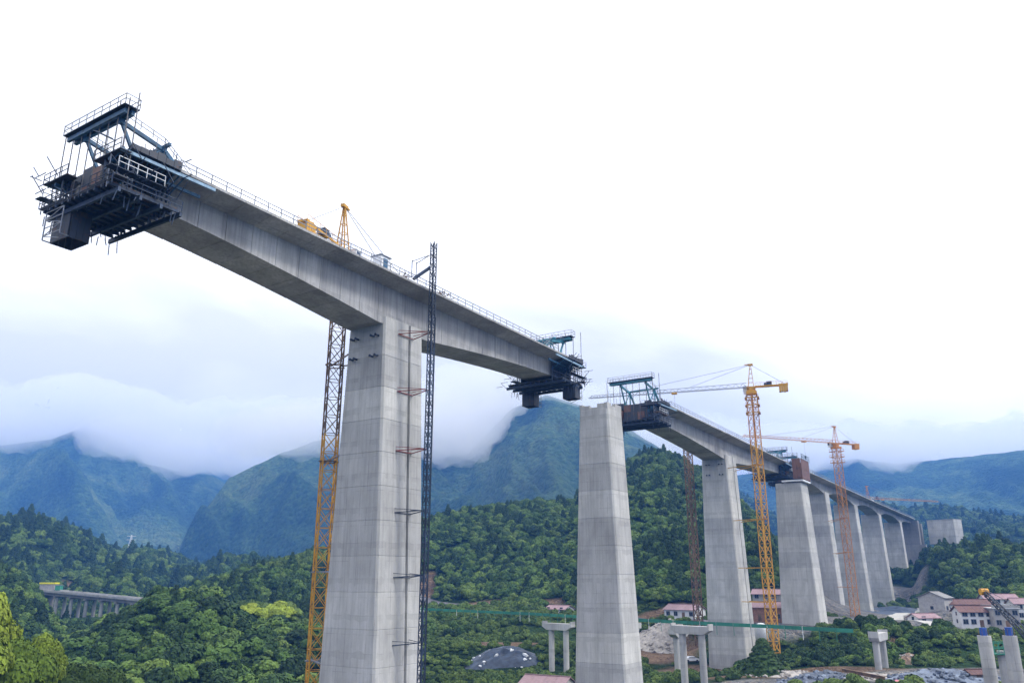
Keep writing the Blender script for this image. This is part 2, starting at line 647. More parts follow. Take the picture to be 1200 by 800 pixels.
# what covers the ground: bare earth / gravel / grass zones as weights (world ellipses)
ZONES = []     # (x, y, rx, ry, angle, kind) kind 0 earth, 1 gravel, 2 grass


def zone(px, py, z, rx, ry, kind, ang=0.0):
    p = at_z(px, py, z)
    ZONES.append((p.x, p.y, rx, ry, ang, kind))


def zone_y(px, py, Y, rx, ry, kind, ang=0.0):
    p = at_y(px, py, Y)
    ZONES.append((p.x, p.y, rx, ry, ang, kind))


zone(1000, 793, -20, 42, 9.5, 1)
zone(930, 789, -21, 22, 7, 0)
zone(1100, 793, -20, 40, 9, 1)
zone(850, 787, -24, 20, 9, 0)
zone(775, 775, -24, 12, 16, 0)
zone(1062, 773, -20, 5, 3.5, 0)
zone(955, 784, -20.5, 14, 4, 0)
zone(1035, 785, -20, 10, 3, 0)
zone_y(300, 672, 450, 42, 34, 2)
zone_y(345, 655, 462, 30, 24, 2)
zone_y(1006, 736, 262, 44, 26, 1)
zone_y(1072, 672, 515, 12, 16, 0)
zone(590, 778, -25, 12, 10, 0)
zone_y(1040, 722, 410, 22, 40, 1)
zone_y(1056, 694, 470, 14, 20, 1)
zone_y(1150, 738, 243, 22, 5, 0)
zone_y(540, 705, 372, 20, 10, 0)
zone_y(610, 712, 352, 20, 8, 0)
zone_y(775, 712, 300, 14, 5, 0)
zone_y(97, 684, 585, 14, 26, 0)
zone_y(500, 660, 415, 5, 22, 0)
zone_y(1115, 690, 330, 20, 20, 2)
zone_y(310, 712, 299, 26, 9, 2)
zone(1180, 790, -20, 30, 12, 1)
zone_y(1012, 728, 330, 26, 55, 1)
ZONES.append((0, 95, 130, 75, 0, 1))  # unseen pale zones from here on, added to bounce light onto the soffits
ZONES.append((-150, 40, 90, 60, 0, 0))
ZONES.append((120, 90, 90, 60, 0, 0))


def zone_w(X, Y, kind=None):
    w = np.zeros(np.shape(X))
    for x, y, rx, ry, ang, k in ZONES:
        if kind is not None and k != kind:
            continue
        c, s = math.cos(ang), math.sin(ang)
        dx, dy = (X - x), (Y - y)
        e = ((dx * c + dy * s) / rx) ** 2 + ((-dx * s + dy * c) / ry) ** 2
        w = np.maximum(w, np.clip((1.25 - e) / 0.5, 0, 1))
    return w


att = me.color_attributes.new('cover', 'FLOAT_COLOR', 'POINT')
VX, VY = verts[:, 0], verts[:, 1]
jit = (fbm(VX / 6, VY / 6, 3, 91) - 0.5) * 6
colr = np.stack([zone_w(VX + jit, VY, 0), zone_w(VX + jit, VY, 1), zone_w(VX, VY + jit, 2), np.ones(len(VX))], 1)
att.data.foreach_set('color', colr.astype(np.float32).ravel())

m, t, b = principled('ground_cover')
P = worldpos(t)
ca = N(t, 'ShaderNodeVertexColor', layer_name='cover')
sep = N(t, 'ShaderNodeSeparateColor')
t.links.new(ca.outputs['Color'], sep.inputs[0])
n1 = noise(t, P, 0.012, 6, 0.65)
n2 = noise(t, P, 0.14, 5, 0.7)
n3 = noise(t, P, 1.1, 4, 0.7)
forest = ramp(t, n1, [(0.3, (0.016, 0.036, 0.016)), (0.5, (0.030, 0.065, 0.024)), (0.7, (0.055, 0.10, 0.03))])
lenv = N(t, 'ShaderNodeVectorMath', operation='LENGTH')
t.links.new(P, lenv.inputs[0])
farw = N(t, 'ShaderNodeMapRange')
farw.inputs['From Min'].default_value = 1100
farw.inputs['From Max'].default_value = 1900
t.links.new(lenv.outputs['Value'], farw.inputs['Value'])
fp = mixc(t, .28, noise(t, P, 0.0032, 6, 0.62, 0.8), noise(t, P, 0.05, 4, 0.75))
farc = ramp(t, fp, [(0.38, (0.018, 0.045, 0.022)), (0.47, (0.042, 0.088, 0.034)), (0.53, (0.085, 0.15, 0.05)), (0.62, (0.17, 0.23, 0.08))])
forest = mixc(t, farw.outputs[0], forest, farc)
forest = mixc(t, 1.0, forest, ramp(t, n2, [(0.3, (0.55, 0.55, 0.55)), (0.7, (1.5, 1.5, 1.35))]), 'MULTIPLY')
earth = ramp(t, n3, [(0.3, (0.14, 0.085, 0.055)), (0.6, (0.27, 0.19, 0.13)), (0.75, (0.36, 0.31, 0.25))])
gravel = ramp(t, noise(t, P, 0.5, 6, 0.8), [(0.35, (0.12, 0.14, 0.17)), (0.5, (0.25, 0.25, 0.25)), (0.60, (0.34, 0.30, 0.25)), (0.68, (0.50, 0.48, 0.45))])
grass = ramp(t, n3, [(0.3, (0.07, 0.12, 0.03)), (0.7, (0.16, 0.22, 0.05))])
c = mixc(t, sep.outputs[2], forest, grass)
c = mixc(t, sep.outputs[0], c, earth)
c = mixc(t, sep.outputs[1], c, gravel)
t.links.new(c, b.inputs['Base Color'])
b.inputs['Roughness'].default_value = 0.95
b.inputs['Specular IOR Level'].default_value = 0.1
vor = N(t, 'ShaderNodeTexVoronoi')
vor.inputs['Scale'].default_value = 0.09
t.links.new(P, vor.inputs['Vector'])
bh = math_n(t, 'SUBTRACT', n2, math_n(t, 'MULTIPLY', vor.outputs['Distance'], 0.9))
bump(t, b, bh, 1.0, 14.0)
me.materials.append(m)
ground = bpy.data.objects.new('ground', me)
ground['kind'] = 'structure'
COL.objects.link(ground)
# @@BRIDGE
# ------------------------------------------------------------------ bridge frame
O3 = Vector((-18.7, 108.8, 0))
DX = Vector((0.545, 0.838, 0)).normalized()      # along the bridge, away
NX = Vector((0.838, -0.545, 0)).normalized()     # across, towards the near side
BZ = math.atan2(DX.y, DX.x)
WF, WN = -6.4, 0.0                                # far / near web planes
DECKF, DECKN = -9.7, 3.2
WC = (WF + WN) / 2


def B(t, w, z):
    return O3 + DX * t + NX * w + Vector((0, 0, z))


def deck_z(t):
    if t < 200:
        return 41.9 - 0.0115 * t
    return max(39.0, 39.6 - 0.003 * (t - 200))


def frustum_pier(thing, name, tc, wc, L, Wd, z0, z1, grow_l, grow_w, lift, frame=B, mat=M_PIER, groove=True, ragged=False, dz_head=0.0):
    """tapered hollow-look pier poured in lifts; each lift is a part"""
    def sect(z, inset=0.0):
        k = (z1 - z)
        l = L / 2 + grow_l * k - inset
        w = Wd / 2 + grow_w * k - inset
        c = 0.28
        pts = []
        if groove:
            g0, g1, d = 0.22 * l, 0.22 * l + 0.55, 0.35
            # seen from above, ccw in (t, w)
            pts = [(-l + c, -w), (g0, -w), (g0, -w + d), (g1, -w + d), (g1, -w), (l - c, -w), (l, -w + c), (l, w - c), (l - c, w), (g1, w), (g1, w - d), (g0, w - d), (g0, w), (-l + c, w), (-l, w - c), (-l, -w + c)]
        else:
            pts = [(-l + c, -w), (l - c, -w), (l, -w + c), (l, w - c), (l - c, w), (-l + c, w), (-l, w - c), (-l, -w + c)]
        return [frame(tc + a, wc + b_, z) for a, b_ in pts]
    z = z0
    zs = []
    while z < z1 - lift * 0.4:
        zs.append(z)
        z += lift
    zs.append(z1)
    for i in range(len(zs) - 1):
        a, b_ = zs[i], zs[i + 1]
        rings = [sect(a), sect(a + 0.04, 0.0), sect(b_ - 0.12, 0.0), sect(b_ - 0.07, 0.05), sect(b_, 0.05)]
        mb = MB()
        mb.loft([list(reversed(r)) for r in rings])
        mb.build(name, mat, thing)


def pier_thing(tc, wc, label, **kw):
    p = B(tc, wc, kw['z0'])
    th = empty('bridge_pier', p, label, 'bridge pier', 'tall concrete bridge piers', BZ)
    frustum_pier(th, 'concrete_lift', tc, wc, **kw)
    return th


M_STEEL = plain('dark_steel', (0.030, 0.048, 0.085), 0.55, 0.2, 0.4, 1.5, obj_vary=0.35)
M_BLUE = plain('blue_steel', (0.035, 0.11, 0.20), 0.5, 0.1, 0.4, 1.5, obj_vary=0.25)
M_PALEB = plain('pale_blue_steel', (0.22, 0.34, 0.46), 0.5, 0.1, 0.3, 1.5)
M_TEAL = plain('teal_steel', (0.04, 0.18, 0.24), 0.5, 0.1, 0.3, 1.5, obj_vary=0.25)
M_WHITE = plain('white_paint', (0.72, 0.74, 0.76), 0.5, 0.0, 0.12, 2.0)
M_GALV = plain('galvanised_rail', (0.22, 0.24, 0.28), 0.5, 0.3, 0.2, 2.0)
M_FORM = rusty('formwork_panels', (0.035, 0.045, 0.065), (0.09, 0.05, 0.04), 0.60)
M_WOODF = rusty('site_timber', (0.20, 0.13, 0.08), (0.10, 0.06, 0.04), 0.55)
M_BROWN = rusty('brown_formwork', (0.17, 0.085, 0.065), (0.10, 0.06, 0.055), 0.56)
M_RED = plain('red_steel', (0.22, 0.035, 0.03), 0.5, 0.1, 0.3, 2.0)
M_YEL = rusty('crane_yellow', (0.58, 0.30, 0.03), (0.30, 0.12, 0.03), 0.60)
M_ORG = rusty('crane_orange', (0.50, 0.22, 0.05), (0.26, 0.10, 0.04), 0.56)
M_RUST = rusty('rusty_mast', (0.20, 0.12, 0.06), (0.10, 0.055, 0.035), 0.5)
M_WIRE = plain('wire_rope', (0.12, 0.12, 0.13), 0.6)

# piers of the two carriageways
P1C, AC, CC, DC, EC, FC = 4.6, 152.8, 279.0, 341.0, 408.0, 484.0
p1 = pier_thing(P1C, WC, 'nearest and largest pier, carrying the long girder, with the black hoist mast on its side', L=8.6, Wd=6.9, z0=-43, z1=36.4, grow_l=0.009, grow_w=0.030, lift=4.6)
P2C, P2W = 45.9, 14.3 - 2.8
p2 = pier_thing(P2C, P2W, 'free-standing pier with a ragged open top and nothing built on it', L=5.8, Wd=5.6, z0=-36, z1=28.8, grow_l=0.012, grow_w=0.040, lift=4.6, groove=False)
pa = pier_thing(AC, WC, 'grooved pier beside the dark green tree, under the middle girder', L=9.2, Wd=7.4, z0=-24.5, z1=35.0, grow_l=0.006, grow_w=0.030, lift=4.6)
pb = pier_thing(184.6, 12.6 + WC, 'pier topped with brown formwork next to the green fence end', L=8.6, Wd=8.0, z0=-15, z1=29.2, grow_l=0.010, grow_w=0.042, lift=4.6, groove=False)
pc = pier_thing(CC, -4.20, 'pier just behind the one with brown formwork', L=7.4, Wd=9.2, z0=-20, z1=35.2, grow_l=0.008, grow_w=0.034, lift=4.6, groove=False)
pd = pier_thing(DC, -4.50, 'pier behind the orange crane mast', L=7.4, Wd=9.8, z0=-20, z1=34.6, grow_l=0.008, grow_w=0.034, lift=4.6, groove=False)
pe = pier_thing(EC, -4.30, 'pier standing above the slate coloured rubble bank', L=7.4, Wd=9.4, z0=-15, z1=34.2, grow_l=0.008, grow_w=0.034, lift=4.6, groove=False)
pf = pier_thing(FC, -4.40, 'shortest pier, last before the abutment on the hillside', L=7.0, Wd=9.6, z0=2, z1=34.2, grow_l=0.010, grow_w=0.02, lift=4.6, groove=False)

# footings / steel fittings on piers
for th, tc, n in ((p1, P1C, 1), (pa, AC, 1)):
    ztop = 33.5 if th is p1 else 32.2
    for k, (wq, zq) in enumerate(((-5.5, 0), (-4.6, 0), (-1.6, 0), (-0.7, 0), (-5.5, -3.0), (-4.7, -3.0), (-1.6, -3.0), (-0.7, -3.0))):
        mb = MB()
        c = B(tc - 4.6 - 0.25 - 0.012 * 4, wq + (0.5 if k % 2 else 0.35) * 0, ztop + zq)
        mb.tube(c + DX * 0.6, c - DX * 0.10, 0.15, 6)
        mb.tube(c - DX * 0.10, c - DX * 0.2 , 0.22, 6)
        mb.build('steel_bracket', M_STEEL, th)

# ragged unfinished top of the open pier: wall stubs
rot = Matrix.Rotation(BZ, 4, 'Z')


def stub(dt, dw, lt, lw, h):
    mb = MB()
    mb.box((0, 0, 0), (lt, lw, h))
    c = B(P2C + dt, P2W + dw, 28.8 + h / 2 + 0.003)
    mb.v = [tuple(c + rot @ Vector(p)) for p in mb.v]
    mb.build('wall_stub', M_PIER, p2)


for s in (-1, 1):
    for a, b_, h in ((-2.85, -1.3, 1.0), (-1.27, .3, .6), (.33, 2.85, 1.2)):
        stub((a + b_) / 2, s * 2.45, b_ - a, .6, h)
for s, hs in ((-1, (.7, .3, .9)), (1, (.9, 1.1, .8))):
    for k, h in enumerate(hs):
        stub(s * 2.55, -1.42 + k * 1.42, .6, 1.38, h)


# ------------------------------------------------------------------ girders
def section(t, depth, dz=0.0, off=0.0, w0=0.0):
    z = deck_z(t) + dz
    df, dn, wf, wn = DECKF - off, DECKN + off, WF - off, WN + off
    s = z - depth - off
    pts = [(dn, z), (dn, z - 0.32), (wn, z - 0.95), (wn, s), (wf, s), (wf, z - 0.95), (df, z - 0.32), (df, z)]
    return [B(t, w + w0, h) for w, h in pts]


def girder(name, label, stations, depthf, w0=0.0, dz=0.0):
    mid = (stations[0] + stations[-1]) / 2
    th = empty(name, B(mid, WC + w0, deck_z(mid)), label, 'bridge girder', 'concrete box girders', BZ)
    for a, b_ in zip(stations[:-1], stations[1:]):
        off = RND.uniform(-0.012, 0.012)
        mb = MB()
        e = 0.025
        rings = [section(a + e, depthf(a), dz, off - 0.03, w0), section(a + e + 0.05, depthf(a), dz, off, w0)]
        n = 3
        for k in range(1, n):
            q = a + (b_ - a) * k / n
            rings.append(section(q, depthf(q), dz, off, w0))
        rings += [section(b_ - e - 0.05, depthf(b_), dz, off, w0), section(b_ - e, depthf(b_), dz, off - 0.03, w0)]
        mb.loft(rings)
        mb.build('girder_segment', M_GIRD, th)
    return th


def arms(c, half0, end, n, dpier, dend):
    st = [c - end + (end - half0) * k / n for k in range(n)] + [c - half0, c + half0] + [c + half0 + (end - half0) * (k + 1) / n for k in range(n)]
    def dep(t):
        q = min(1, max(0, (abs(t - c) - half0) / (end - half0)))
        return dend + (dpier - dend) * (1 - q) ** 1.6
    return st, dep


st, dep = arms(P1C, 5.5, 47.0, 11, 6.7, 3.7)
st[0] = P1C - 44.7
g1 = girder('box_girder', 'nearest concrete girder, cantilevered both ways from the largest pier', st, dep)
st, dep = arms(AC, 5.5, 58.0, 13, 6.5, 3.8)
ga = girder('box_girder', 'middle concrete girder, balanced on the grooved pier beside the yellow crane', st, dep)
# far continuous run over the last four piers
sts = [228, 236, 244, 252, 260, 268, 275.5, 282.5]
for c0, c1 in ((CC, DC), (DC, EC), (EC, FC), (FC, 532)):
    a, b_ = c0 + 3.6, c1 - 3.6 if c1 != 532 else 532
    n = 8
    sts += [a + (b_ - a) * k / n for k in range(1, n + 1)]
    if c1 != 532:
        sts.append(c1 + 3.6)


def dep_far(t):
    d = min(abs(t - c) for c in (CC, DC, EC, FC))
    q = min(1, max(0, (d - 3.5) / 28))
    return 2.6 + 2.3 * (1 - q) ** 1.8


gf = girder('box_girder', 'far continuous girder running over four piers to the hillside', sorted(set(sts)), dep_far)


# railings on the deck edges
def railing(t0, t1, w, label, step=2.0, h=1.15, group='railings along the deck edges'):
    m_ = (t0 + t1) / 2
    th = empty('deck_railing', B(m_, w, deck_z(m_)), label, 'railing', group, BZ)
    pm = MB()
    n = int((t1 - t0) / step)
    for k in range(n + 1):
        t = t0 + (t1 - t0) * k / n
        z = deck_z(t)
        pm.bar(B(t, w, z + 0.002), B(t, w, z + h), 0.09)
    pm.build('post', M_GALV, th, kind='stuff')
    for hh in (h, h * 0.55):
        rm = MB()
        for k in range(0, n, 4):
            ta, tb = t0 + (t1 - t0) * k / n, t0 + (t1 - t0) * min(n, k + 4) / n
            rm.bar(B(ta, w, deck_z(ta) + hh), B(tb, w, deck_z(tb) + hh), 0.08)
        rm.build('rail', M_GALV, th)
    return th


railing(-36, 46, 3.0, 'thin steel railing on the near edge of the nearest girder')
railing(-36, 46, -9.5, 'thin steel railing on the far edge of the nearest girder')
railing(102, 208, 3.0, 'thin steel railing on the near edge of the middle girder')
railing(102, 208, -9.5, 'thin steel railing on the far edge of the middle girder')
railing(236, 530, 3.0, 'thin steel railing on the near edge of the far girder', 3.0)
# @@EQUIP
# ------------------------------------------------------------------ form travellers at the cantilever ends
def traveller(tend, sgn, label, m_truss, hang, near_rail=True, seed=1, truss_h=4.9, small=False, brown=False):
    rnd = random.Random(seed)
    z00 = deck_z(tend)

    def T(s, w, z):
        return B(tend + sgn * s, w, z00 + z)
    th = empty('form_traveller', T(0, WC, 0.0), label, 'form traveller', 'form travellers on the girder ends', BZ)

    def bar(name, a, b_, w, h, mat, parent=None):
        mb = MB()
        mb.bar(T(*a), T(*b_), w, h)
        return mb.build(name, mat, parent or th)

    # main trusses
    for w in (0.1, -6.5):
        tr = empty('truss', T(-3, w, 0.5))
        tr.parent = th
        tr.location = parent_matrix(th).inverted() @ T(-3, w, 0.5)
        tr.rotation_euler = (0, 0, 0)
        H = truss_h
        pts = dict(back=(-7.2, w, 0.35), tb=(-3.6, w, H - 0.9), tf=(1.5, w, H), foot=(-0.6, w, 0.35), mid=(-3.7, w, 0.35))
        for a, b_, k in (('back', 'tb', .42), ('tb', 'tf', .42), ('tf', 'foot', .32), ('tb', 'mid', .30), ('back', 'foot', .34), ('tb', 'foot', .2)):
            mb = MB()
            mb.bar(T(*pts[a]), T(*pts[b_]), k * 0.8, k)
            mb.build('strut', m_truss, tr)
        for q in ('tb', 'tf', 'foot', 'mid'):
            mb = MB()
            mb.box(T(*pts[q]), (0.5, 0.5, 0.6), Matrix.Rotation(BZ, 3, 'Z'))
            mb.build('gusset', m_truss, tr)
    H = truss_h
    # cross beams on top, with walkway and guard rails
    bar('cross_beam', (1.3, -9.2, H + .55), (1.3, 1.8, H + .55), .35, .55, m_truss)
    bar('cross_beam', (2.1, -9.2, H + .45), (2.1, 1.8, H + .45), .3, .5, m_truss)
    bar('cross_beam', (-3.6, -7.5, H - .55), (-3.6, 1.2, H - .55), .3, .35, m_truss)
    bar('walkway', (1.7, -9.6, H + .95), (1.7, 2.2, H + .95), 1.7, .08, M_STEEL)

    def guard(name, pts, h=1.15, step=1.5, mat=M_WHITE, r=.055, parent=None):
        mb = MB()
        for a, b_ in zip(pts[:-1], pts[1:]):
            a, b_ = Vector(a), Vector(b_)
            L = (b_ - a).length
            n = max(1, round(L / step))
            for k in range(n + 1):
                p = a.lerp(b_, k / n)
                mb.bar(T(*p), T(p.x, p.y, p.z + h), r)
            for hh in (h, h * .5):
                mb.bar(T(a.x, a.y, a.z + hh), T(b_.x, b_.y, b_.z + hh), r)
        return mb.build(name, mat, parent or th, kind='stuff')
    guard('guard_rail', [(0.9, 2.2, H + 1), (2.5, 2.2, H + 1), (2.5, -9.6, H + 1), (0.9, -9.6, H + 1), (0.9, 2.2, H + 1)], mat=M_GALV)
    guard('guard_rail', [(-7.0, .5, .8), (-3.4, .5, H - .6), (1.0, .5, H + .2)], mat=M_GALV, h=.9)
    guard('guard_rail', [(-7.0, -6.9, .8), (-3.4, -6.9, H - .6), (1.0, -6.9, H + .2)], mat=M_GALV, h=.9)
    # hanger rods
    for k in range(9):
        w = -10.0 + k * 1.72
        mb = MB()
        mb.tube(T(2.0, w, H + rnd.uniform(.8, 2.2)), T(2.0, w, -5.4 if -8 < w < 2 else -3.2), .06, 5)
        mb.build('hanger_rod', M_WIRE, th)
    for k in range(7):
        w = rnd.uniform(-10.5, 3.8)
        mb = MB()
        s = rnd.uniform(-2, 3.2)
        mb.tube(T(s, w, -1), T(s, w, rnd.uniform(1.6, 3.6)), .035, 4)
        mb.build('tie_rod', M_WIRE, th)
    # flange formwork: sloping soffit panels below each overhang, ribs outside
    s0, s1 = -3.5, 2.2
    for side in (1, -1):
        we, ww = (4.0, 0.25) if side > 0 else (-10.3, -6.65)
        n = 6
        for k in range(n):
            a, b_ = s0 + (s1 - s0) * k / n, s0 + (s1 - s0) * (k + 1) / n - .05
            mb = MB()
            dz = rnd.uniform(-.08, .08)
            mb.loft([[T(a, we, -.5 + dz), T(a, ww, -1.2 + dz), T(a, ww, -1.5 + dz), T(a, we, -.85 + dz)], [T(b_, we, -.5 + dz), T(b_, ww, -1.2 + dz), T(b_, ww, -1.5 + dz), T(b_, we, -.85 + dz)]])
            mb.build('form_panel', M_FORM, th)
            # web form panels
            mb = MB()
            zb = -4.3 + rnd.uniform(-.25, .1)
            mb.loft([[T(a, ww, -1.3), T(a, ww + side * .18, -1.3), T(a, ww + side * .18, zb), T(a, ww, zb)], [T(b_, ww, -1.3), T(b_, ww + side * .18, -1.3), T(b_, ww + side * .18, zb), T(b_, ww, zb)]])
            mb.build('form_panel', M_BROWN if brown else M_FORM, th)
            # edge boards rising above deck level
            mb = MB()
            h = rnd.uniform(-.25, .2)
            x0 = we
            mb.loft([[T(a, x0, -.8), T(a, x0 + side * .12, -.8), T(a, x0 + side * .12, h), T(a, x0, h)], [T(b_, x0, -.8), T(b_, x0 + side * .12, -.8), T(b_, x0 + side * .12, h), T(b_, x0, h)]])
            mb.build('edge_board', M_FORM, th)
        # ribs / soldiers hanging outside the web form
        for k in range(13):
            s = s0 - .8 + (s1 - s0 + 1.4) * k / 12
            mb = MB()
            wq = ww + side * rnd.uniform(.45, .6)
            mb.bar(T(s, wq, -1.2), T(s, wq, -5.2 + rnd.uniform(-.5, .3)), .14, .2)
            mb.build('form_soldier', M_STEEL if rnd.random() < .75 else M_BLUE, th)
            mb = MB()
            mb.bar(T(s, wq, -2.6), T(s, we - side * .1, -.95), .10, .14)
            mb.build('form_brace', M_BLUE, th)
        for zz in (-1.9, -3.0, -4.1):
            bar('waling_beam', (s0 - .9, ww + side * .75, zz), (s1 + .6, ww + side * .75, zz), .16, .22, M_STEEL)
        # long sliding beam under the overhang
        bar('sliding_beam', (s1 + .9, we - side * .2, -1.25), (s0 - 4.5, we - side * .2, -1.05), .22, .34, M_PALEB)
        bar('sliding_beam', (s1 + .9, ww + side * 1.6, -1.75), (s0 - 4.0, ww + side * 1.6, -1.55), .22, .34, M_BLUE)
        # outside walkway with rail
        for k in range(3):
            a, b_ = s0 + 1.2 + 2.1 * k, s0 + 1.2 + 2.1 * (k + 1) - .08
            bar('walkway_board', (a, we + side * .6 - side * 1.2, -3.3), (b_, we + side * .6 - side * 1.2, -3.3), 1.1, .07, M_WOODF if brown else M_STEEL)
        guard('guard_rail', [(s0 + 1.6, we + side * .0, -3.25), (s1 + 1.0, we, -3.25)], mat=M_WHITE, r=.065, step=1.1, h=1.1)
        # front working platforms
        for zz in (-1.3, -4.2):
            bar('work_platform', (s1 + .5, we + side * .1, zz), (s1 + .5, ww - side * 1.0, zz), 1.2, .1, M_FORM)
            guard('guard_rail', [(s1 + 1.1, we + side * .1, zz), (s1 + 1.1, ww - side * 1.0, zz)], mat=M_STEEL, r=.06, step=1.2)
        # scaffold tangle at the corners
        mb = MB()
        for k in range(26):
            s = rnd.uniform(s0 - .5, s1 + 1.6)
            w = we + side * rnd.uniform(-1.8, .8)
            z = rnd.uniform(-4.8, .2)
            ax = rnd.choice([(1, 0, 0), (0, 1, 0), (0, 0, 1), (.6, 0, .7), (0, .7, .7)])
            L = rnd.uniform(1.0, 2.6)
            mb.bar(T(s, w, z), T(s + ax[0] * L, w + ax[1] * L * side, z + ax[2] * L), .07)
        mb.build('scaffold_tubes', M_STEEL, th, kind='stuff')
    # bottom platform: cross beams, joists, deck
    for s in (-4.4, -2.1, .2, 2.5):
        bar('platform_beam', (s, -9.6, -5.35), (s, 3.6, -5.35), .3, .5, M_STEEL)
    for k in range(11):
        w = -9.0 + k * 1.2
        bar('platform_joist', (-4.4, w, -4.9), (3.4, w, -4.9), .2, .3, M_STEEL)
    for k in range(6):
        a = -4.4 + k * 1.28
        mb = MB()
        mb.box((T(a + .7, WC, -4.62)), (1.22, 12.4, .18), Matrix.Rotation(BZ, 3, 'Z'))
        mb.build('soffit_form', M_FORM, th)
    guard('guard_rail', [(3.4, 3.6, -5.1), (3.4, -9.6, -5.1)], mat=M_STEEL, r=.07)
    guard('guard_rail', [(-4.4, 3.7, -5.1), (3.4, 3.7, -5.1)], mat=M_STEEL, r=.07)
    mb = MB()
    for k in range(30):
        s, w = rnd.uniform(-4.6, 3.4), rnd.choice([rnd.uniform(-9.8, -7), rnd.uniform(0.8, 3.9)])
        mb.bar(T(s, w, -5.5), T(s + rnd.uniform(-.3, .3), w, -5.5 - rnd.uniform(.4, 1.7)), .07)
    mb.build('hanging_rods', M_STEEL, th, kind='stuff')
    # hanging box forms (anchor block moulds) below
    for (sa, sb, wa, wb, za, zb) in hang:
        bx = empty('hanging_form_box', T((sa + sb) / 2, (wa + wb) / 2, za))
        bx.parent = th
        bx.location = parent_matrix(th).inverted() @ T((sa + sb) / 2, (wa + wb) / 2, za)
        nn = 4
        for k in range(nn):
            a, b_ = wa + (wb - wa) * k / nn, wa + (wb - wa) * (k + 1) / nn - .04
            for s in (sa, sb):
                mb = MB()
                mb.loft([[T(s, a, za), T(s + .12, a, za), T(s + .12, a, zb), T(s, a, zb)], [T(s, b_, za), T(s + .12, b_, za), T(s + .12, b_, zb), T(s, b_, zb)]])
                mb.build('form_panel', M_FORM, bx)
        for w in (wa, wb):
            for k in range(3):
                a, b_ = sa + .15 + (sb - sa - .15) * k / 3, sa + .15 + (sb - sa - .15) * (k + 1) / 3 - .04
                mb = MB()
                mb.loft([[T(a, w, za), T(a, w + .12, za), T(a, w + .12, zb), T(a, w, zb)], [T(b_, w, za), T(b_, w + .12, za), T(b_, w + .12, zb), T(b_, w, zb)]])
                mb.build('form_panel', M_FORM if not brown else M_WOODF, bx)
        lat = MB()
        for s in (sb + .9,):
            for w in (wa, wb):
                lat.bar(T(s, w, za), T(s, w, zb + .1), .1)
                lat.bar(T(sb, w, zb + .1), T(s, w, zb + .1), .1)
            z = za
            f = 0
            while z > zb + .3:
                lat.bar(T(s, wa if f else wb, z), T(s, wb if f else wa, z - .9), .07)
                lat.bar(T(s, wa, z), T(s, wb, z), .07)
                z -= .9
                f = 1 - f
        lat.build('ladder_frame', M_GALV, bx, kind='stuff')
    # stop-end boards closing the front of the new segment
    for k in range(7):
        wa_, wb_ = -9.6 + k * 1.83, -9.6 + (k + 1) * 1.83 - .05
        ze = -.3 + rnd.uniform(-.1, .5)
        zl = -4.3 if 1 < k < 6 else -1.6
        zm = (ze + zl) / 2 + rnd.uniform(-.3, .3)
        for za_, zb_, off_ in ((ze, zm + .03, 0), (zm, zl, rnd.uniform(.05, .3))):
            mb = MB()
            mb.loft([[T(s1 - .9 + off_, wa_, za_), T(s1 - .75 + off_, wa_, za_), T(s1 - .75 + off_, wa_, zb_), T(s1 - .9 + off_, wa_, zb_)], [T(s1 - .9 + off_, wb_, za_), T(s1 - .75 + off_, wb_, za_), T(s1 - .75 + off_, wb_, zb_), T(s1 - .9 + off_, wb_, zb_)]])
            mb.build('stop_board', M_BROWN if rnd.random() < .35 else M_FORM, th)
    # white lattice legs on the near outer corner
    lat = MB()
    for (s, w) in ((s1 + .2, 2.6), (s1 - 1.4, 2.6)):
        for ds in (0, .9):
            lat.bar(T(s + ds, w, -1.6), T(s + ds, w, -5.2), .1)
        z = -1.6
        f = 0
        while z > -5.0:
            lat.bar(T(s + (0 if f else .9), w, z), T(s + (.9 if f else 0), w, z - .7), .08)
            z -= .7
            f = 1 - f
    lat.build('lattice_leg', M_GALV, th, kind='stuff')
    return th


traveller(P1C - 44.6, -1, 'big blue form traveller on the left end of the nearest girder', M_BLUE,
          [(0.2, 2.4, -8.4, -5.0, -5.2, -8.4)], seed=4, truss_h=3.9)
traveller(P1C + 47.0, 1, 'form traveller with two hanging boxes, right end of the nearest girder', M_TEAL,
          [(0.6, 2.8, -9.2, -6.6, -5.2, -8.0), (0.6, 2.8, .2, 2.8, -5.2, -7.6)], seed=9, truss_h=4.2)
traveller(AC - 58.0, -1, 'teal form traveller reaching behind the free-standing pier', M_TEAL, [], seed=12, truss_h=4.6, brown=True)
traveller(AC + 58.0, 1, 'small form traveller behind the brown formwork block', M_TEAL, [], seed=15, truss_h=4.0)
traveller(228.5, -1, 'farthest form traveller, on the start of the far girder', M_TEAL, [], seed=19, truss_h=3.6)

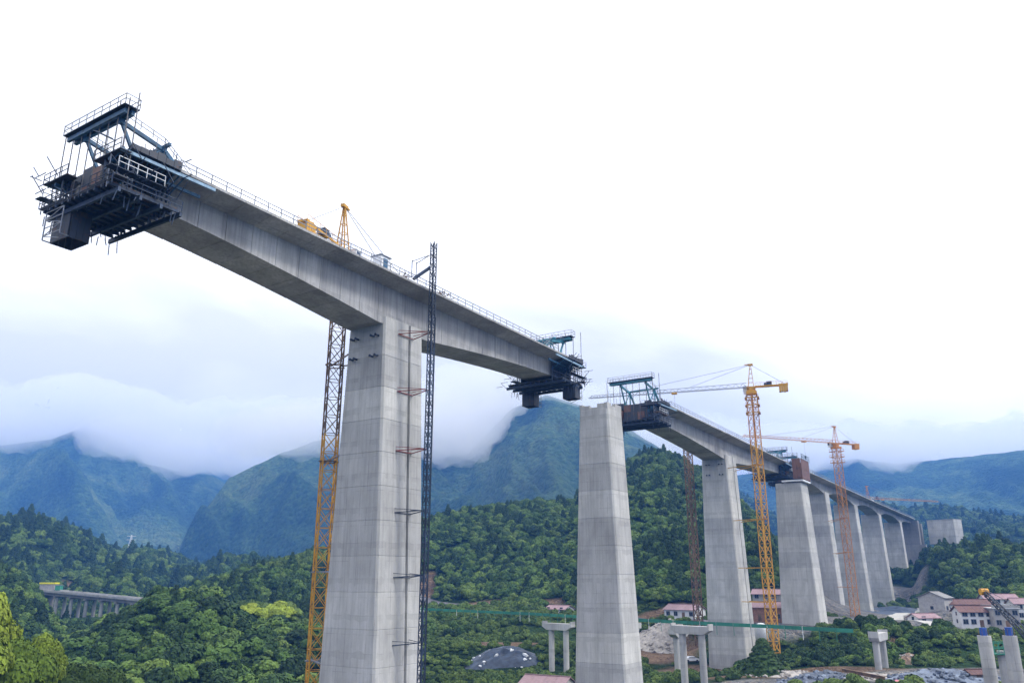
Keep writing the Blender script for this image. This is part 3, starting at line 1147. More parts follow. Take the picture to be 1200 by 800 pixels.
# brown formwork block on the twin-line pier
fb = empty('pier_head_formwork', B(184.6, 13 + WC, 29.4), 'narrow brown formwork block standing on a pier top', 'formwork', None, BZ)
for (wa, wb, ta, tb) in ((1.8, 4.3, -5.3, -5.15), (1.8, 4.3, 5.15, 5.3)):
    for k in range(3):
        a, b_ = wa + (wb - wa) * k / 3, wa + (wb - wa) * (k + 1) / 3 - .05
        for z0, z1 in ((0.9, 3.9), (3.95, 7.2)):
            mb = MB()
            mb.loft([[B(184.6 + ta, 13 + WC + a, 29.4 + z0), B(184.6 + tb, 13 + WC + a, 29.4 + z0), B(184.6 + tb, 13 + WC + a, 29.4 + z1), B(184.6 + ta, 13 + WC + a, 29.4 + z1)],
                     [B(184.6 + ta, 13 + WC + b_, 29.4 + z0), B(184.6 + tb, 13 + WC + b_, 29.4 + z0), B(184.6 + tb, 13 + WC + b_, 29.4 + z1), B(184.6 + ta, 13 + WC + b_, 29.4 + z1)]])
            mb.build('form_panel', M_BROWN, fb)
for w0 in (1.65, 4.35):
    for k in range(7):
        a, b_ = -5.1 + 10.2 * k / 7, -5.1 + 10.2 * (k + 1) / 7 - .05
        for z0, z1 in ((0.9, 3.9), (3.95, 7.2)):
            mb = MB()
            mb.loft([[B(184.6 + a, 13 + WC + w0, 29.4 + z0), B(184.6 + a, 13 + WC + w0 + .12, 29.4 + z0), B(184.6 + a, 13 + WC + w0 + .12, 29.4 + z1), B(184.6 + a, 13 + WC + w0, 29.4 + z1)],
                     [B(184.6 + b_, 13 + WC + w0, 29.4 + z0), B(184.6 + b_, 13 + WC + w0 + .12, 29.4 + z0), B(184.6 + b_, 13 + WC + w0 + .12, 29.4 + z1), B(184.6 + b_, 13 + WC + w0, 29.4 + z1)]])
            mb.build('form_panel', M_BROWN, fb)
mb = MB()
mb.box(B(184.6, 13 + WC + 1.2, 29.75), (10.0, 6.6, .5), Matrix.Rotation(BZ, 3, 'Z'))
mb.build('base_slab', M_WHITE, fb)
mb = MB()
for k in range(9):
    for w in (1.8, 4.7):
        mb.bar(B(179.5 + k * 1.28, 13 + WC + w, 36.2), B(179.5 + k * 1.28, 13 + WC + w, 38.0), .08)
for w in (1.8, 4.7):
    mb.bar(B(179.5, 13 + WC + w, 38.0), B(189.8, 13 + WC + w, 38.0), .08)
    mb.bar(B(179.5, 13 + WC + w, 37.1), B(189.8, 13 + WC + w, 37.1), .08)
mb.build('guard_rail', M_BLUE, fb, kind='stuff')


# ------------------------------------------------------------------ lattice masts and tower cranes
def lattice_section(side, h, leg, brace, double=False):
    mb = MB()
    s = side / 2
    cs = [(-s, -s), (s, -s), (s, s), (-s, s)]
    for x, y in cs:
        mb.bar((x, y, 0), (x, y, h), leg)
    for k in range(4):
        a, b_ = cs[k], cs[(k + 1) % 4]
        mb.bar((*a, 0.05), (*b_, 0.05), brace)
        if double:
            mb.bar((*a, 0.05), (*b_, h / 2), brace)
            mb.bar((*b_, h / 2), (*a, h - .05), brace)
            mb.bar((*a, h / 2), (*b_, h / 2), brace)
        else:
            mb.bar((*a, 0.05), (*b_, h), brace)
            mb.bar((*b_, 0.05), (*a, h), brace)
    return mb.mesh('mast_section')


def mast(th, x, y, z0, z1, side, h, mats, leg=.2, brace=.09, rz=0.4, name='mast_section', double=False):
    """stacked lattice sections as parts of th (th sits at x, y, z0)"""
    me = {}
    n = int(round((z1 - z0) / h))
    for k in range(n):
        m_ = mats(k / n)
        if m_.name not in me:
            q = lattice_section(side, h, leg, brace, double)
            q.materials.append(m_)
            me[m_.name] = q
        o = bpy.data.objects.new(name, me[m_.name])
        COL.objects.link(o)
        o.parent = th
        o.location = (0, 0, k * h)
        o.rotation_euler = (0, 0, rz)
    return z0 + n * h


def truss_arm(L, w, h, n, leg, brace):
    """triangular jib lattice along +X"""
    mb = MB()
    for y in (-w / 2, w / 2):
        mb.bar((0, y, 0), (L, y, 0), leg)
    mb.bar((0, 0, h), (L - .8, 0, h * .55), leg)
    for k in range(n):
        x0, x1 = L * k / n, L * (k + 1) / n
        xm = (x0 + x1) / 2
        hh = h * (1 - .45 * xm / L)
        for y in (-w / 2, w / 2):
            mb.bar((x0, y, 0), (xm, 0, hh), brace)
            mb.bar((xm, 0, hh), (x1, y, 0), brace)
        mb.bar((x0, -w / 2, 0), (x1, w / 2, 0), brace)
        mb.bar((x0, -w / 2, 0), (x0, w / 2, 0), brace)
    return mb


def crane(label, base, z_piv, apex, jdir, jl, cl, m_up, m_mast, side=2.1, sec=2.8, cab_col=None, hook_at=.45, hook_drop=9):
    th = empty('tower_crane', base, label, 'tower crane', 'tower cranes along the bridge')
    zt = mast(th, base[0], base[1], base[2], z_piv - 2.4, side, sec, m_mast)
    top = zt - base[2]
    ang = math.atan2(jdir[1], jdir[0])

    def loc(mb):      # local x along the jib
        r = Matrix.Rotation(ang, 4, 'Z')
        mb.v = [tuple(r @ Vector(p)) for p in mb.v]
        return mb

    def put(mb, name, mat, parent=th, **k):
        return loc(mb).build(name, mat, parent, world=False, **k)
    mb = MB()
    mb.box((0, 0, top + .4), (3.0, 3.0, .7))
    mb.tube((0, 0, top + .7), (0, 0, top + 1.6), 1.25, 12)
    mb.box((0, 0, top + 1.9), (2.4, 2.4, .6))
    put(mb, 'slewing_unit', m_up)
    zp = top + 2.2
    for dz in (-1.2, -3.4, -5.6):
        mb = MB()
        s = side / 2 + .75
        for a, b_ in (((-s, -s), (s, -s)), ((s, -s), (s, s)), ((s, s), (-s, s)), ((-s, s), (-s, -s))):
            mb.bar((*a, top + dz), (*b_, top + dz), .5, .15)
            mb.bar((*a, top + dz + 1), (*b_, top + dz + 1), .07)
            mb.bar((*a, top + dz), (*a, top + dz + 1), .07)
        put(mb, 'climbing_platform', m_up)
    # tower head
    H = apex - base[2]
    mb = MB()
    for x, y in ((-.8, -.8), (.8, -.8), (.8, .8), (-.8, .8)):
        mb.bar((x, y, zp), (x * .15 - .3, y * .15, H), .16)
    n = 5
    for k in range(1, n):
        f = k / n
        g = 1 - .85 * f
        z = zp + (H - zp) * f
        c = [(-.8 * g - .3 * f, -.8 * g), (.8 * g - .3 * f, -.8 * g), (.8 * g - .3 * f, .8 * g), (-.8 * g - .3 * f, .8 * g)]
        for q in range(4):
            mb.bar((*c[q], z), (*c[(q + 1) % 4], z), .08)
    mb.box((-.3, 0, H), (1.5, .7, .5))
    mb.box((.9, 0, H + .1), (.9, .25, .25))
    put(mb, 'tower_head', m_up)
    jb = truss_arm(jl, 1.2, 1.3, int(jl / 2), .12, .06)
    jb.v = [(x + 1.2, y, z + zp) for x, y, z in jb.v]
    put(jb, 'jib', M_GALV if m_up is M_YEL else m_up)
    cj = MB()
    for y in (-.75, .75):
        cj.bar((-1.2, y, zp), (-cl, y, zp), .22, .32)
    for k in range(6):
        x = -1.2 - (cl - 1.2) * k / 5
        cj.bar((x, -.75, zp), (x, .75, zp), .12)
        if k < 5:
            cj.bar((x, -.75, zp), (x - (cl - 1.2) / 5, .75, zp), .09)
    for y in (-.85, .85):
        cj.bar((-1.2, y, zp + 1.1), (-cl, y, zp + 1.1), .06)
        for k in range(7):
            x = -1.2 - (cl - 1.2) * k / 6
            cj.bar((x, y, zp), (x, y, zp + 1.1), .05)
    put(cj, 'counter_jib', m_up)
    for k in range(4):
        mb = MB()
        mb.box((-cl + .35 + k * .62, 0, zp - .75 - .1 * (k % 2)), (.56, 1.7, 2.3))
        put(mb, 'counterweight', M_YEL if m_up is M_YEL else m_up)
    mb = MB()
    mb.box((-cl * .5, 0, zp + .75), (1.5, 1.1, 1.1))
    mb.tube((-cl * .5 + 1.1, -.5, zp + .6), (-cl * .5 + 1.1, .5, zp + .6), .4, 8)
    put(mb, 'winch', M_STEEL)
    mb = MB()
    mb.box((1.5, -1.5, zp - .5), (1.5, 1.2, 2.0))
    mb.box((1.5, -1.5, zp + .55), (1.7, 1.4, .1))
    cb = put(mb, 'cab', cab_col or M_WHITE)
    mb = MB()
    mb.box((2.27, -1.5, zp - .2), (.05, 1.0, 1.1))
    mb.box((1.5, -2.12, zp - .2), (1.1, .05, 1.0))
    put(mb, 'cab_window', M_STEEL, cb)
    for (x, z) in ((jl * .38, zp + 1.1), (jl * .78, zp + .9), (-cl + .6, zp + .2)):
        mb = MB()
        mb.bar((-.3, 0, H), (x, 0, z), .07)
        put(mb, 'tie_bar', M_WIRE)
    xh = jl * hook_at
    mb = MB()
    mb.box((xh, 0, zp - .35), (1.6, 1.3, .4))
    put(mb, 'trolley', m_up)
    mb = MB()
    mb.tube((xh, 0, zp - .5), (xh, 0, zp - hook_drop), .035, 4)
    put(mb, 'hoist_rope', M_WIRE)
    mb = MB()
    mb.tube((xh, 0, zp - hook_drop), (xh, 0, zp - hook_drop - .9), .45, 8, .25)
    mb.tube((xh, 0, zp - hook_drop - .9), (xh, 0, zp - hook_drop - 1.3), .12, 6)
    put(mb, 'hook_block', M_STEEL)
    return th


def wall_tie(th, base, z, targets, side, mat, name='wall_tie'):
    mb = MB()
    s = side / 2 + .15
    c = Vector((base[0], base[1], z))
    for a, b_ in (((-s, -s), (s, -s)), ((s, -s), (s, s)), ((s, s), (-s, s)), ((-s, s), (-s, -s))):
        mb.bar(c + Vector((*a, 0)), c + Vector((*b_, 0)), .16)
    for k, p in enumerate(targets):
        mb.bar(c + Vector(((s if k else -s) * .6, 0, 0)), Vector((p[0], p[1], z)), .18)
    mb.build(name, mat, th)


# crane behind the big pier
b1 = (-27.8, 121.0, tz(-27.8, 121.0) - .3)
c1 = crane('yellow tower crane behind the nearest girder, its mast left of the biggest pier', b1, 52.6, 59.4, (0.30, 0.954), 50, 12.2, M_YEL,
           lambda f: M_YEL if f < .62 else M_RUST, side=2.1, hook_at=.3)
for z in (32, 17, 1, -11):
    wall_tie(c1, b1, z, [B(1, WF - .5 - (33 - z) * .026, 0), B(7, WF - .5 - (33 - z) * .026, 0)], 2.1, M_GALV if z < 10 else M_RUST)
b2 = (69.6, 226.0, tz(69.6, 226) - .3)
b2p = Vector((69.6, 226.0))
c2 = crane('tall yellow tower crane in front of the grooved pier, jib pointing left', b2, 53.9, 60.2, (-.95, .31), 47, 10.2, M_YEL, lambda f: M_YEL if f < .80 else M_ORG, side=2.1, hook_at=.47, hook_drop=8)
for z in (31, 16, 3, -6):
    wall_tie(c2, b2, z, [B(149, .4 + (35 - z) * .028, 0), B(156, .4 + (35 - z) * .028, 0)], 2.1, M_YEL)
b3 = (130.5, 319.5, tz(130.5, 319.5) - .3)
c3 = crane('orange tower crane farther along, between two distant piers', b3, 52.4, 59.2, (-.93, -.36), 44, 11.5, M_ORG, lambda f: M_ORG, side=2.3, hook_at=.36, hook_drop=6)
for z in (23, 10, -3):
    wall_tie(c3, b3, z, [B(274, .4 + (35 - z) * .025, 0), B(280, .4 + (35 - z) * .025, 0)], 2.3, M_ORG)
b5 = (224, 508, tz(224, 508) - .3)
c5 = crane('faint far crane with a long jib pointing right beyond the girder', b5, 49.5, 56, (.93, .36), 58, 9, M_ORG, lambda f: M_ORG, side=2.0, hook_at=.2, hook_drop=3)

b4 = (57.2, 258.5, tz(57.2, 258.5) - .3)
m4 = empty('lattice_mast', b4, 'dark rusty lattice mast behind the middle girder, left of the grooved pier', 'mast')
mast(m4, *b4, 41.0, 1.9, 2.8, lambda f: M_RUST, leg=.24, brace=.12)

# black hoist mast on the big pier with red ties
hb = B(5.6, 4.6, 0)
hb = (hb.x, hb.y, tz(hb.x, hb.y) - .3)
ho = empty('hoist_mast', hb, 'slim black hoist mast rising past the deck beside the biggest pier', 'hoist mast')
mast(ho, *hb, 48.6, .65, 1.5, lambda f: M_STEEL, leg=.11, brace=.055, rz=BZ, double=False)
for z in (34.6, 26.0, 17.5, 9.0, 0.5, -8.0, -16.5):
    mb = MB()
    zz = z
    wf = .35 + (36.4 - z) * .026
    for t1, t2 in ((5.3, 3.2), (5.9, 6.6)):
        mb.bar(B(t1, 4.2, zz), B(t2, wf, zz - .3), .11)
        mb.bar(B(t1, 4.2, zz), B(t2, wf, zz + .25), .07)
    mb.bar(B(3.2, wf + .06, zz - .3), B(6.6, wf + .06, zz - .3), .10)
    mb.build('wall_tie', M_RED if z > 12 else M_STEEL, ho)
mb = MB()
mb.bar(B(3.6, 2.6, 42.6), B(5.4, 4.1, 44.6), .9, .35)
for dt in (0, 1.0):
    mb.bar(B(3.1 + dt, 2.6, 42.6), B(3.1 + dt, 2.6, 45.4), .1)
    mb.bar(B(3.1 + dt, 2.6, 45.2), B(5.3, 4.1, 46.6), .08)
mb.build('landing_bridge', M_STEEL, ho)
# cable trunk hanging down beside the mast
mb = MB()
for k in range(12):
    z0_, z1_ = hb[2] + 4 + k * 6.2, hb[2] + 4 + (k + 1) * 6.2
    mb.bar(B(6.5, 4.6, z0_), B(6.5, 4.6, min(z1_, 41)), .12)
mb.build('cable_trunk', M_STEEL, ho)

# small things on the deck
def deck_prop(name, t, w, label, cat, fn, group=None):
    o = empty(name, B(t, w, deck_z(t)), label, cat, group, BZ)
    fn(o, t, w, deck_z(t))
    return o


def site_box(o, t, w, z):
    mb = MB()
    mb.box(B(t, w, z + 1.2), (2.0, 1.6, 2.3), Matrix.Rotation(BZ, 3, 'Z'))
    mb.build('cabinet_body', M_WHITE, o)
    mb = MB()
    mb.box(B(t, w, z + 2.42), (2.3, 1.9, .12), Matrix.Rotation(BZ, 3, 'Z'))
    mb.build('cabinet_roof', M_GALV, o)
    mb = MB()
    mb.box(B(t, w + .82, z + 1.1), (.9, .05, 1.8), Matrix.Rotation(BZ, 3, 'Z'))
    mb.build('cabinet_door', M_BLUE, o)


deck_prop('site_cabinet', -2.0, 1.2, 'white site cabinet on the deck near the yellow crane', 'cabinet', site_box)


def rebar_heap(o, t, w, z):
    rnd = random.Random(int(t))
    mb = MB()
    for k in range(26):
        a = B(t + rnd.uniform(-1.5, 1.5), w + rnd.uniform(-.8, .8), z + rnd.uniform(.1, 1.0))
        mb.bar(a, a + Vector((rnd.uniform(-1, 1), rnd.uniform(-1, 1), rnd.uniform(0, .9))), .08)
    mb.build('bars', M_RUST, o, kind='stuff')
    mb = MB()
    mb.bar(B(t - 1.6, w, z + .15), B(t + 1.6, w, z + .15), 1.6, .2)
    mb.build('pallet', M_WOODF, o)


deck_prop('rebar_heap', 2.5, 1.6, 'dark tangle of reinforcing bars on the deck, nearest the hoist landing', 'rebar', rebar_heap)
deck_prop('rebar_heap', 12.0, 1.6, 'low heap of reinforcing bars on the deck, right of the hoist mast', 'rebar', rebar_heap)
# ------------------------------------------------------------------ vegetation
def crown_mesh(name, seed, lobes=15, leaf=0.25, per=150, shape=(1, 1, .8), conifer=False, mat=None, core_s=.8, base=0.2):
    """lumpy crown: small lobes carrying many leaf clumps; unit radius ~1, sits on z=0"""
    rnd = np.random.default_rng(seed)
    iv, if_ = ico_mesh_data(1)
    V, Fc = [], []
    nv = 0
    cen = []
    for k in range(lobes):
        if conifer:
            h = (k + .5) / lobes
            a = k * 2.4
            rad = (1 - h) * .62
            c = np.array([math.cos(a) * rad, math.sin(a) * rad, h * 2.6])
            r = .20 + .30 * (1 - h)
        else:
            a = rnd.uniform(0, 6.283)
            u = rnd.uniform(-.35, 1)
            q = math.sqrt(max(0, 1 - u * u)) * .72
            c = np.array([math.cos(a) * q, math.sin(a) * q, (u * .62 + .75)]) * np.array(shape)
            r = rnd.uniform(.18, .40)
            if k == 0:
                c = np.array([0, 0, .75 * shape[2]])
                r = .62
        cen.append((c, r))
        jv = iv * (1 + rnd.uniform(-.18, .18, (len(iv), 1))) * r * core_s * np.array([1, 1, .85]) + c
        V.append(jv)
        Fc += [[i + nv for i in f] for f in if_]
        nv += len(jv)
        n = int(per * (r / .35) ** 1.5)
        d = rnd.normal(size=(n, 3))
        d[:, 2] = np.abs(d[:, 2]) * .9 + d[:, 2] * .3
        d /= np.linalg.norm(d, axis=1)[:, None]
        p = c + d * r * rnd.uniform(.78, 1.28, (n, 1)) * np.array([1, 1, .9])
        t1 = np.cross(d, rnd.normal(size=(n, 3)))
        t1 /= np.linalg.norm(t1, axis=1)[:, None]
        t2 = np.cross(d, t1)
        tilt = rnd.normal(scale=.45, size=(n, 1))
        t2 = t2 + d * tilt
        s = leaf * r * rnd.uniform(.6, 1.25, (n, 1))
        q4 = np.stack([p - t1 * s - t2 * s * .7, p + t1 * s - t2 * s * .7, p + t1 * s * .75 + t2 * s, p - t1 * s * .75 + t2 * s], 1).reshape(-1, 3)
        V.append(q4)
        Fc += [[nv + 4 * i, nv + 4 * i + 1, nv + 4 * i + 2, nv + 4 * i + 3] for i in range(n)]
        nv += len(q4)
    me = bpy.data.meshes.new(name)
    me.from_pydata(np.vstack(V).tolist(), [], Fc)
    me.update()
    me.materials.append(mat or M_LEAF)
    return me


def trunk_mesh(name, seed, r=.09, h=1.1, limbs=5):
    rnd = random.Random(seed)
    mb = MB()
    p = Vector((0, 0, -.4))
    rr_ = r * 1.4
    for k in range(4):
        q = p + Vector((rnd.uniform(-.05, .05), rnd.uniform(-.05, .05), h / 3.2 + (.2 if k == 0 else 0)))
        mb.tube(p, q, rr_, 6, rr_ * .78)
        rr_ *= .78
        p = q
        if k:
            for _ in range(2 if limbs > 3 else 1):
                a = rnd.uniform(0, 6.28)
                L = rnd.uniform(.35, .6)
                mb.tube(p, p + Vector((math.cos(a) * L, math.sin(a) * L, L * .8)), rr_ * .6, 5, rr_ * .2)
    me = mb.mesh(name)
    me.materials.append(M_BARK)
    return me


CROWNS = [crown_mesh('broadleaf_crown', 11, 26, mat=M_LEAF), crown_mesh('broadleaf_crown', 12, 28, shape=(1.15, 1, .7), mat=M_LEAF),
          crown_mesh('broadleaf_crown', 13, 22, shape=(.9, .95, 1.1), mat=M_LEAF), crown_mesh('dark_crown', 14, 24, mat=M_LEAFD, shape=(.9, .9, 1.0)),
          crown_mesh('conifer_crown', 15, 22, conifer=True, mat=M_LEAFD, per=90), crown_mesh('bush_crown', 16, 11, shape=(1.1, 1, .62), mat=M_LEAFB),
          crown_mesh('bush_crown', 17, 9, shape=(1, 1.2, .55), mat=M_LEAFB), crown_mesh('pale_crown', 18, 12, shape=(1, 1, .9), mat=M_LEAFB)]

lib = bpy.data.collections.new('crown_library')
for k, me_ in enumerate(CROWNS):
    o = bpy.data.objects.new('crown_%02d' % k, me_)
    lib.objects.link(o)


def scatter(name, pts, scales, kinds, rots):
    me = bpy.data.meshes.new(name)
    me.vertices.add(len(pts))
    me.vertices.foreach_set('co', np.asarray(pts, np.float32).ravel())
    a = me.attributes.new('sc', 'FLOAT_VECTOR', 'POINT')
    a.data.foreach_set('vector', np.asarray(scales, np.float32).ravel())
    a = me.attributes.new('kind_i', 'INT', 'POINT')
    a.data.foreach_set('value', np.asarray(kinds, np.int32))
    a = me.attributes.new('rz', 'FLOAT_VECTOR', 'POINT')
    a.data.foreach_set('vector', np.asarray(rots, np.float32).ravel())
    me.update()
    o = bpy.data.objects.new(name, me)
    COL.objects.link(o)
    g = bpy.data.node_groups.new(name + '_nodes', 'GeometryNodeTree')
    g.interface.new_socket('Geometry', in_out='INPUT', socket_type='NodeSocketGeometry')
    g.interface.new_socket('Geometry', in_out='OUTPUT', socket_type='NodeSocketGeometry')
    gi = g.nodes.new('NodeGroupInput')
    go = g.nodes.new('NodeGroupOutput')
    m2p = g.nodes.new('GeometryNodeMeshToPoints')
    inst = g.nodes.new('GeometryNodeInstanceOnPoints')
    ci = g.nodes.new('GeometryNodeCollectionInfo')
    ci.inputs['Collection'].default_value = lib
    ci.inputs['Separate Children'].default_value = True
    ci.inputs['Reset Children'].default_value = True
    g.links.new(gi.outputs[0], m2p.inputs['Mesh'])
    g.links.new(m2p.outputs[0], inst.inputs['Points'])
    g.links.new(ci.outputs[0], inst.inputs['Instance'])
    inst.inputs['Pick Instance'].default_value = True
    for nm, ty, sock in (('kind_i', 'INT', 'Instance Index'), ('rz', 'FLOAT_VECTOR', 'Rotation'), ('sc', 'FLOAT_VECTOR', 'Scale')):
        na = g.nodes.new('GeometryNodeInputNamedAttribute')
        na.data_type = ty
        na.inputs['Name'].default_value = nm
        g.links.new(na.outputs['Attribute'], inst.inputs[sock])
    g.links.new(inst.outputs[0], go.inputs[0])
    md = o.modifiers.new('scatter', 'NODES')
    md.node_group = g
    o['kind'] = 'stuff'
    return o


KEEP_OUT = []     # (x, y, radius)
for tc, wc, r_ in ((P1C, WC, 9), (P2C, P2W, 8), (AC, WC, 9), (184.6, 13 + WC, 9), (CC, WC, 9), (DC, WC, 9), (EC, WC, 9), (FC, WC, 9)):
    p = B(tc, wc, 0)
    KEEP_OUT.append((p.x, p.y, r_))
KEEP_OUT += [(b1[0], b1[1], 4), (b2[0], b2[1], 3), (b3[0], b3[1], 3), (b4[0], b4[1], 3)]
LINES = []        # (points, half width): roads, fence, viaduct
RG = np.random.default_rng(5)
# running skyline per azimuth, for leaving out what no view from here shows
EL = GZ / GR
MAXEL = np.maximum.accumulate(EL, axis=0)


def hidden(a, r, z, h):
    ia = np.clip(np.searchsorted(az, a), 0, nA - 1)
    ir = np.clip(np.searchsorted(rr, r * .97) - 1, 0, nR - 1)
    return (z + h) / r < MAXEL[ir, ia] - 0.012


def seg_dist(X, Y, pts):
    d = np.full(X.shape, 1e9)
    for (ax, ay), (bx, by) in zip(pts[:-1], pts[1:]):
        vx, vy = bx - ax, by - ay
        t_ = np.clip(((X - ax) * vx + (Y - ay) * vy) / (vx * vx + vy * vy), 0, 1)
        d = np.minimum(d, np.hypot(X - ax - t_ * vx, Y - ay - t_ * vy))
    return d


def make_points(r0, r1, spacing, amin=-41, amax=41):
    area = R(amax - amin) * (r1 ** 2 - r0 ** 2) / 2
    n = int(area / spacing ** 2)
    a = RG.uniform(R(amin), R(amax), n)
    r = np.sqrt(RG.uniform(r0 ** 2, r1 ** 2, n))
    X, Y = r * np.sin(a), r * np.cos(a)
    ok = zone_w(X, Y) < 0.3
    for x, y, q in KEEP_OUT:
        ok &= np.hypot(X - x, Y - y) > q
    for pts, hw in LINES:
        ok &= seg_dist(X, Y, pts) > hw
    X, Y, a, r = X[ok], Y[ok], a[ok], r[ok]
    Z = terrain_z(X, Y)
    vis = ~hidden(a, r, Z, 9) & ~((r > 1180) & (a < R(12.5)))
    return X[vis], Y[vis], Z[vis], a[vis], r[vis]


def forest(name, r0, r1, spacing, crown, zsink=.3, clump=0.0, mode='forest'):
    X, Y, Z, a, r = make_points(r0, r1, spacing)
    dens = fbm(X / 45, Y / 45, 3, 77)
    if clump:
        k = RG.uniform(0, 1, len(X)) < np.clip((dens - clump) * 6, 0.15, 1)
        X, Y, Z, dens = X[k], Y[k], Z[k], dens[k]
    n = len(X)
    u = RG.uniform(0, 1, n)
    con = fbm(X / 90, Y / 90, 2, 123)
    kinds = np.where(u < .30, 0, np.where(u < .52, 1, np.where(u < .70, 2, np.where(u < .86, 3, np.where(u < .93, 7, 4)))))
    kinds = np.where((con > .66) & (u > .6), 4, kinds)
    low = np.zeros(n, bool)
    if mode == 'forest':
        # bushes on the valley floor, trees on slopes
        low = (Z < -9) & (np.hypot(X, Y) < 420) & (X > -60)
        kinds = np.where(low, np.where(u < .45, 5, np.where(u < .85, 6, 7)), kinds)
    s = crown * (.55 + .95 * RG.beta(2, 2.6, n)) * np.where(low, .55, 1.0)
    sz = s * RG.uniform(.85, 1.25, n)
    pts = np.stack([X, Y, Z - zsink * s], 1)
    rot = np.stack([np.zeros(n), np.zeros(n), RG.uniform(0, 6.28, n)], 1)
    return scatter(name, pts, np.stack([s, s, sz], 1), kinds, rot)


def hedge(name, px0, px1, Y0, Y1, spacing, size, kinds_, zone_ok=False):
    a0, a1 = az_of(px0, 700)[0], az_of(px1, 700)[0]
    n = int((a1 - a0) * (Y0 + Y1) / 2 * (Y1 - Y0) / spacing ** 2)
    a = RG.uniform(a0, a1, n)
    Y = RG.uniform(Y0, Y1, n)
    X = np.tan(a) * Y
    ok = np.ones(n, bool)
    for x, y, q in KEEP_OUT:
        ok &= np.hypot(X - x, Y - y) > min(q, 4.5)
    X, Y = X[ok], Y[ok]
    n = len(X)
    s = size * RG.uniform(.6, 1.3, n)
    rot = np.stack([np.zeros(n), np.zeros(n), RG.uniform(0, 6.28, n)], 1)
    return scatter(name, np.stack([X, Y, terrain_z(X, Y) - .2 * s], 1), np.stack([s, s, s * RG.uniform(.8, 1.2, n)], 1), RG.choice(kinds_, n), rot)
# ------------------------------------------------------------------ valley floor: roads, fence, small piers, houses
M_ROOFP = plain('pink_roof_sheet', (0.27, 0.175, 0.19), 0.6, 0, .15, 1.5, obj_vary=.12)
M_ROOFR = plain('red_roof_tile', (0.12, 0.06, 0.055), 0.7, 0, .3, 1.5, obj_vary=.15)
M_ROOFG = plain('grey_roof_tile', (0.20, 0.19, 0.21), 0.7, 0, .3, 1.5)
M_WALLW = plain('white_render', (0.66, 0.66, 0.66), 0.8, 0, .12, .8)
M_WALLB = plain('brick_wall', (0.30, 0.16, 0.11), 0.85, 0, .25, 2.0)
M_WALLG = plain('grey_wall', (0.36, 0.35, 0.34), 0.85, 0, .2, 1.0)
M_GLASS = plain('window_glass', (0.03, 0.04, 0.06), 0.15, 0, .2, 1.0, .6)
M_GREEN = plain('green_fence_sheet', (0.035, 0.20, 0.13), 0.6, 0, .2, .6, obj_vary=.15)
M_ROAD = plain('pale_track', (0.42, 0.41, 0.38), 0.9, 0, .15, .5)
M_ASPH = plain('asphalt', (0.10, 0.10, 0.11), 0.9, 0, .2, .5)
M_TARP = plain('slate_blue_tarpaulin', (0.035, 0.055, 0.09), 0.45, 0, .5, .6, obj_vary=.2)
M_ROCK = plain('quarry_stone', (0.13, 0.155, 0.20), 0.9, 0, .45, .7, obj_vary=.3)
M_STONE = plain('pale_stone', (0.30, 0.28, 0.26), 0.9, 0, .35, .9, obj_vary=.25)
M_CBLUE = plain('blue_cover', (0.03, 0.09, 0.35), 0.5, 0, .2, 1.0)
M_PINKT = plain('pink_tarpaulin', (0.60, 0.18, 0.25), 0.6, 0, .15, 1.0)
M_CAR = plain('car_paint', (0.75, 0.76, 0.78), 0.3, 0, .05, 1.0, .5)
M_TYRE = plain('tyre_rubber', (0.02, 0.02, 0.02), 0.8)
M_YSIGN = plain('yellow_sheet', (0.70, 0.66, 0.04), 0.6)


def ribbon(name, pts, half, mat, lift=0.12, kind='structure', step=3.0):
    """road or track laid on the ground along points"""
    P_ = [Vector((p[0], p[1], 0)) for p in pts]
    line = []
    for a, b_ in zip(P_[:-1], P_[1:]):
        n = max(1, int((b_ - a).length / step))
        for k in range(n):
            line.append(a.lerp(b_, k / n))
    line.append(P_[-1])
    sm = line[:]
    for _ in range(6):
        sm = [sm[0]] + [(sm[i - 1] + sm[i] * 2 + sm[i + 1]) / 4 for i in range(1, len(sm) - 1)] + [sm[-1]]
    cols = []
    for i, p in enumerate(sm):
        d = (sm[min(i + 1, len(sm) - 1)] - sm[max(i - 1, 0)]).normalized()
        s = Vector((-d.y, d.x, 0))
        row = []
        for k in range(5):
            q = p + s * half * (k / 2 - 1)
            row.append((q.x, q.y))
        cols.append(row)
    flat = np.array([q for row in cols for q in row])
    zz = terrain_z(flat[:, 0], flat[:, 1]).reshape(len(cols), 5)
    zz = np.repeat(zz.max(axis=1)[:, None], 5, 1) * .6 + zz * .4
    mb = MB()
    vs = [(cols[i][k][0], cols[i][k][1], zz[i, k] + lift) for i in range(len(cols)) for k in range(5)]
    # thickness: skirts down on both sides
    fs = [(i * 5 + k, i * 5 + k + 1, (i + 1) * 5 + k + 1, (i + 1) * 5 + k) for i in range(len(cols) - 1) for k in range(4)]
    mb.add(vs, fs)
    base = len(mb.v)
    for i in range(len(cols)):
        for k in (0, 4):
            mb.v.append((cols[i][k][0], cols[i][k][1], zz[i, k] - .8))
    for i in range(len(cols) - 1):
        mb.f.append((i * 5, (i + 1) * 5, base + 2 * i + 2, base + 2 * i))
        mb.f.append((i * 5 + 4, base + 2 * i + 1, base + 2 * i + 3, (i + 1) * 5 + 4))
    o = mb.build(name, mat)
    o['kind'] = kind
    LINES.append(([(p.x, p.y) for p in sm], half + 1.2))
    return o


def ay(px, py, Y):
    p = at_y(px, py, Y)
    return (p.x, p.y)


def azz(px, py, z):
    p = at_z(px, py, z)
    return (p.x, p.y)


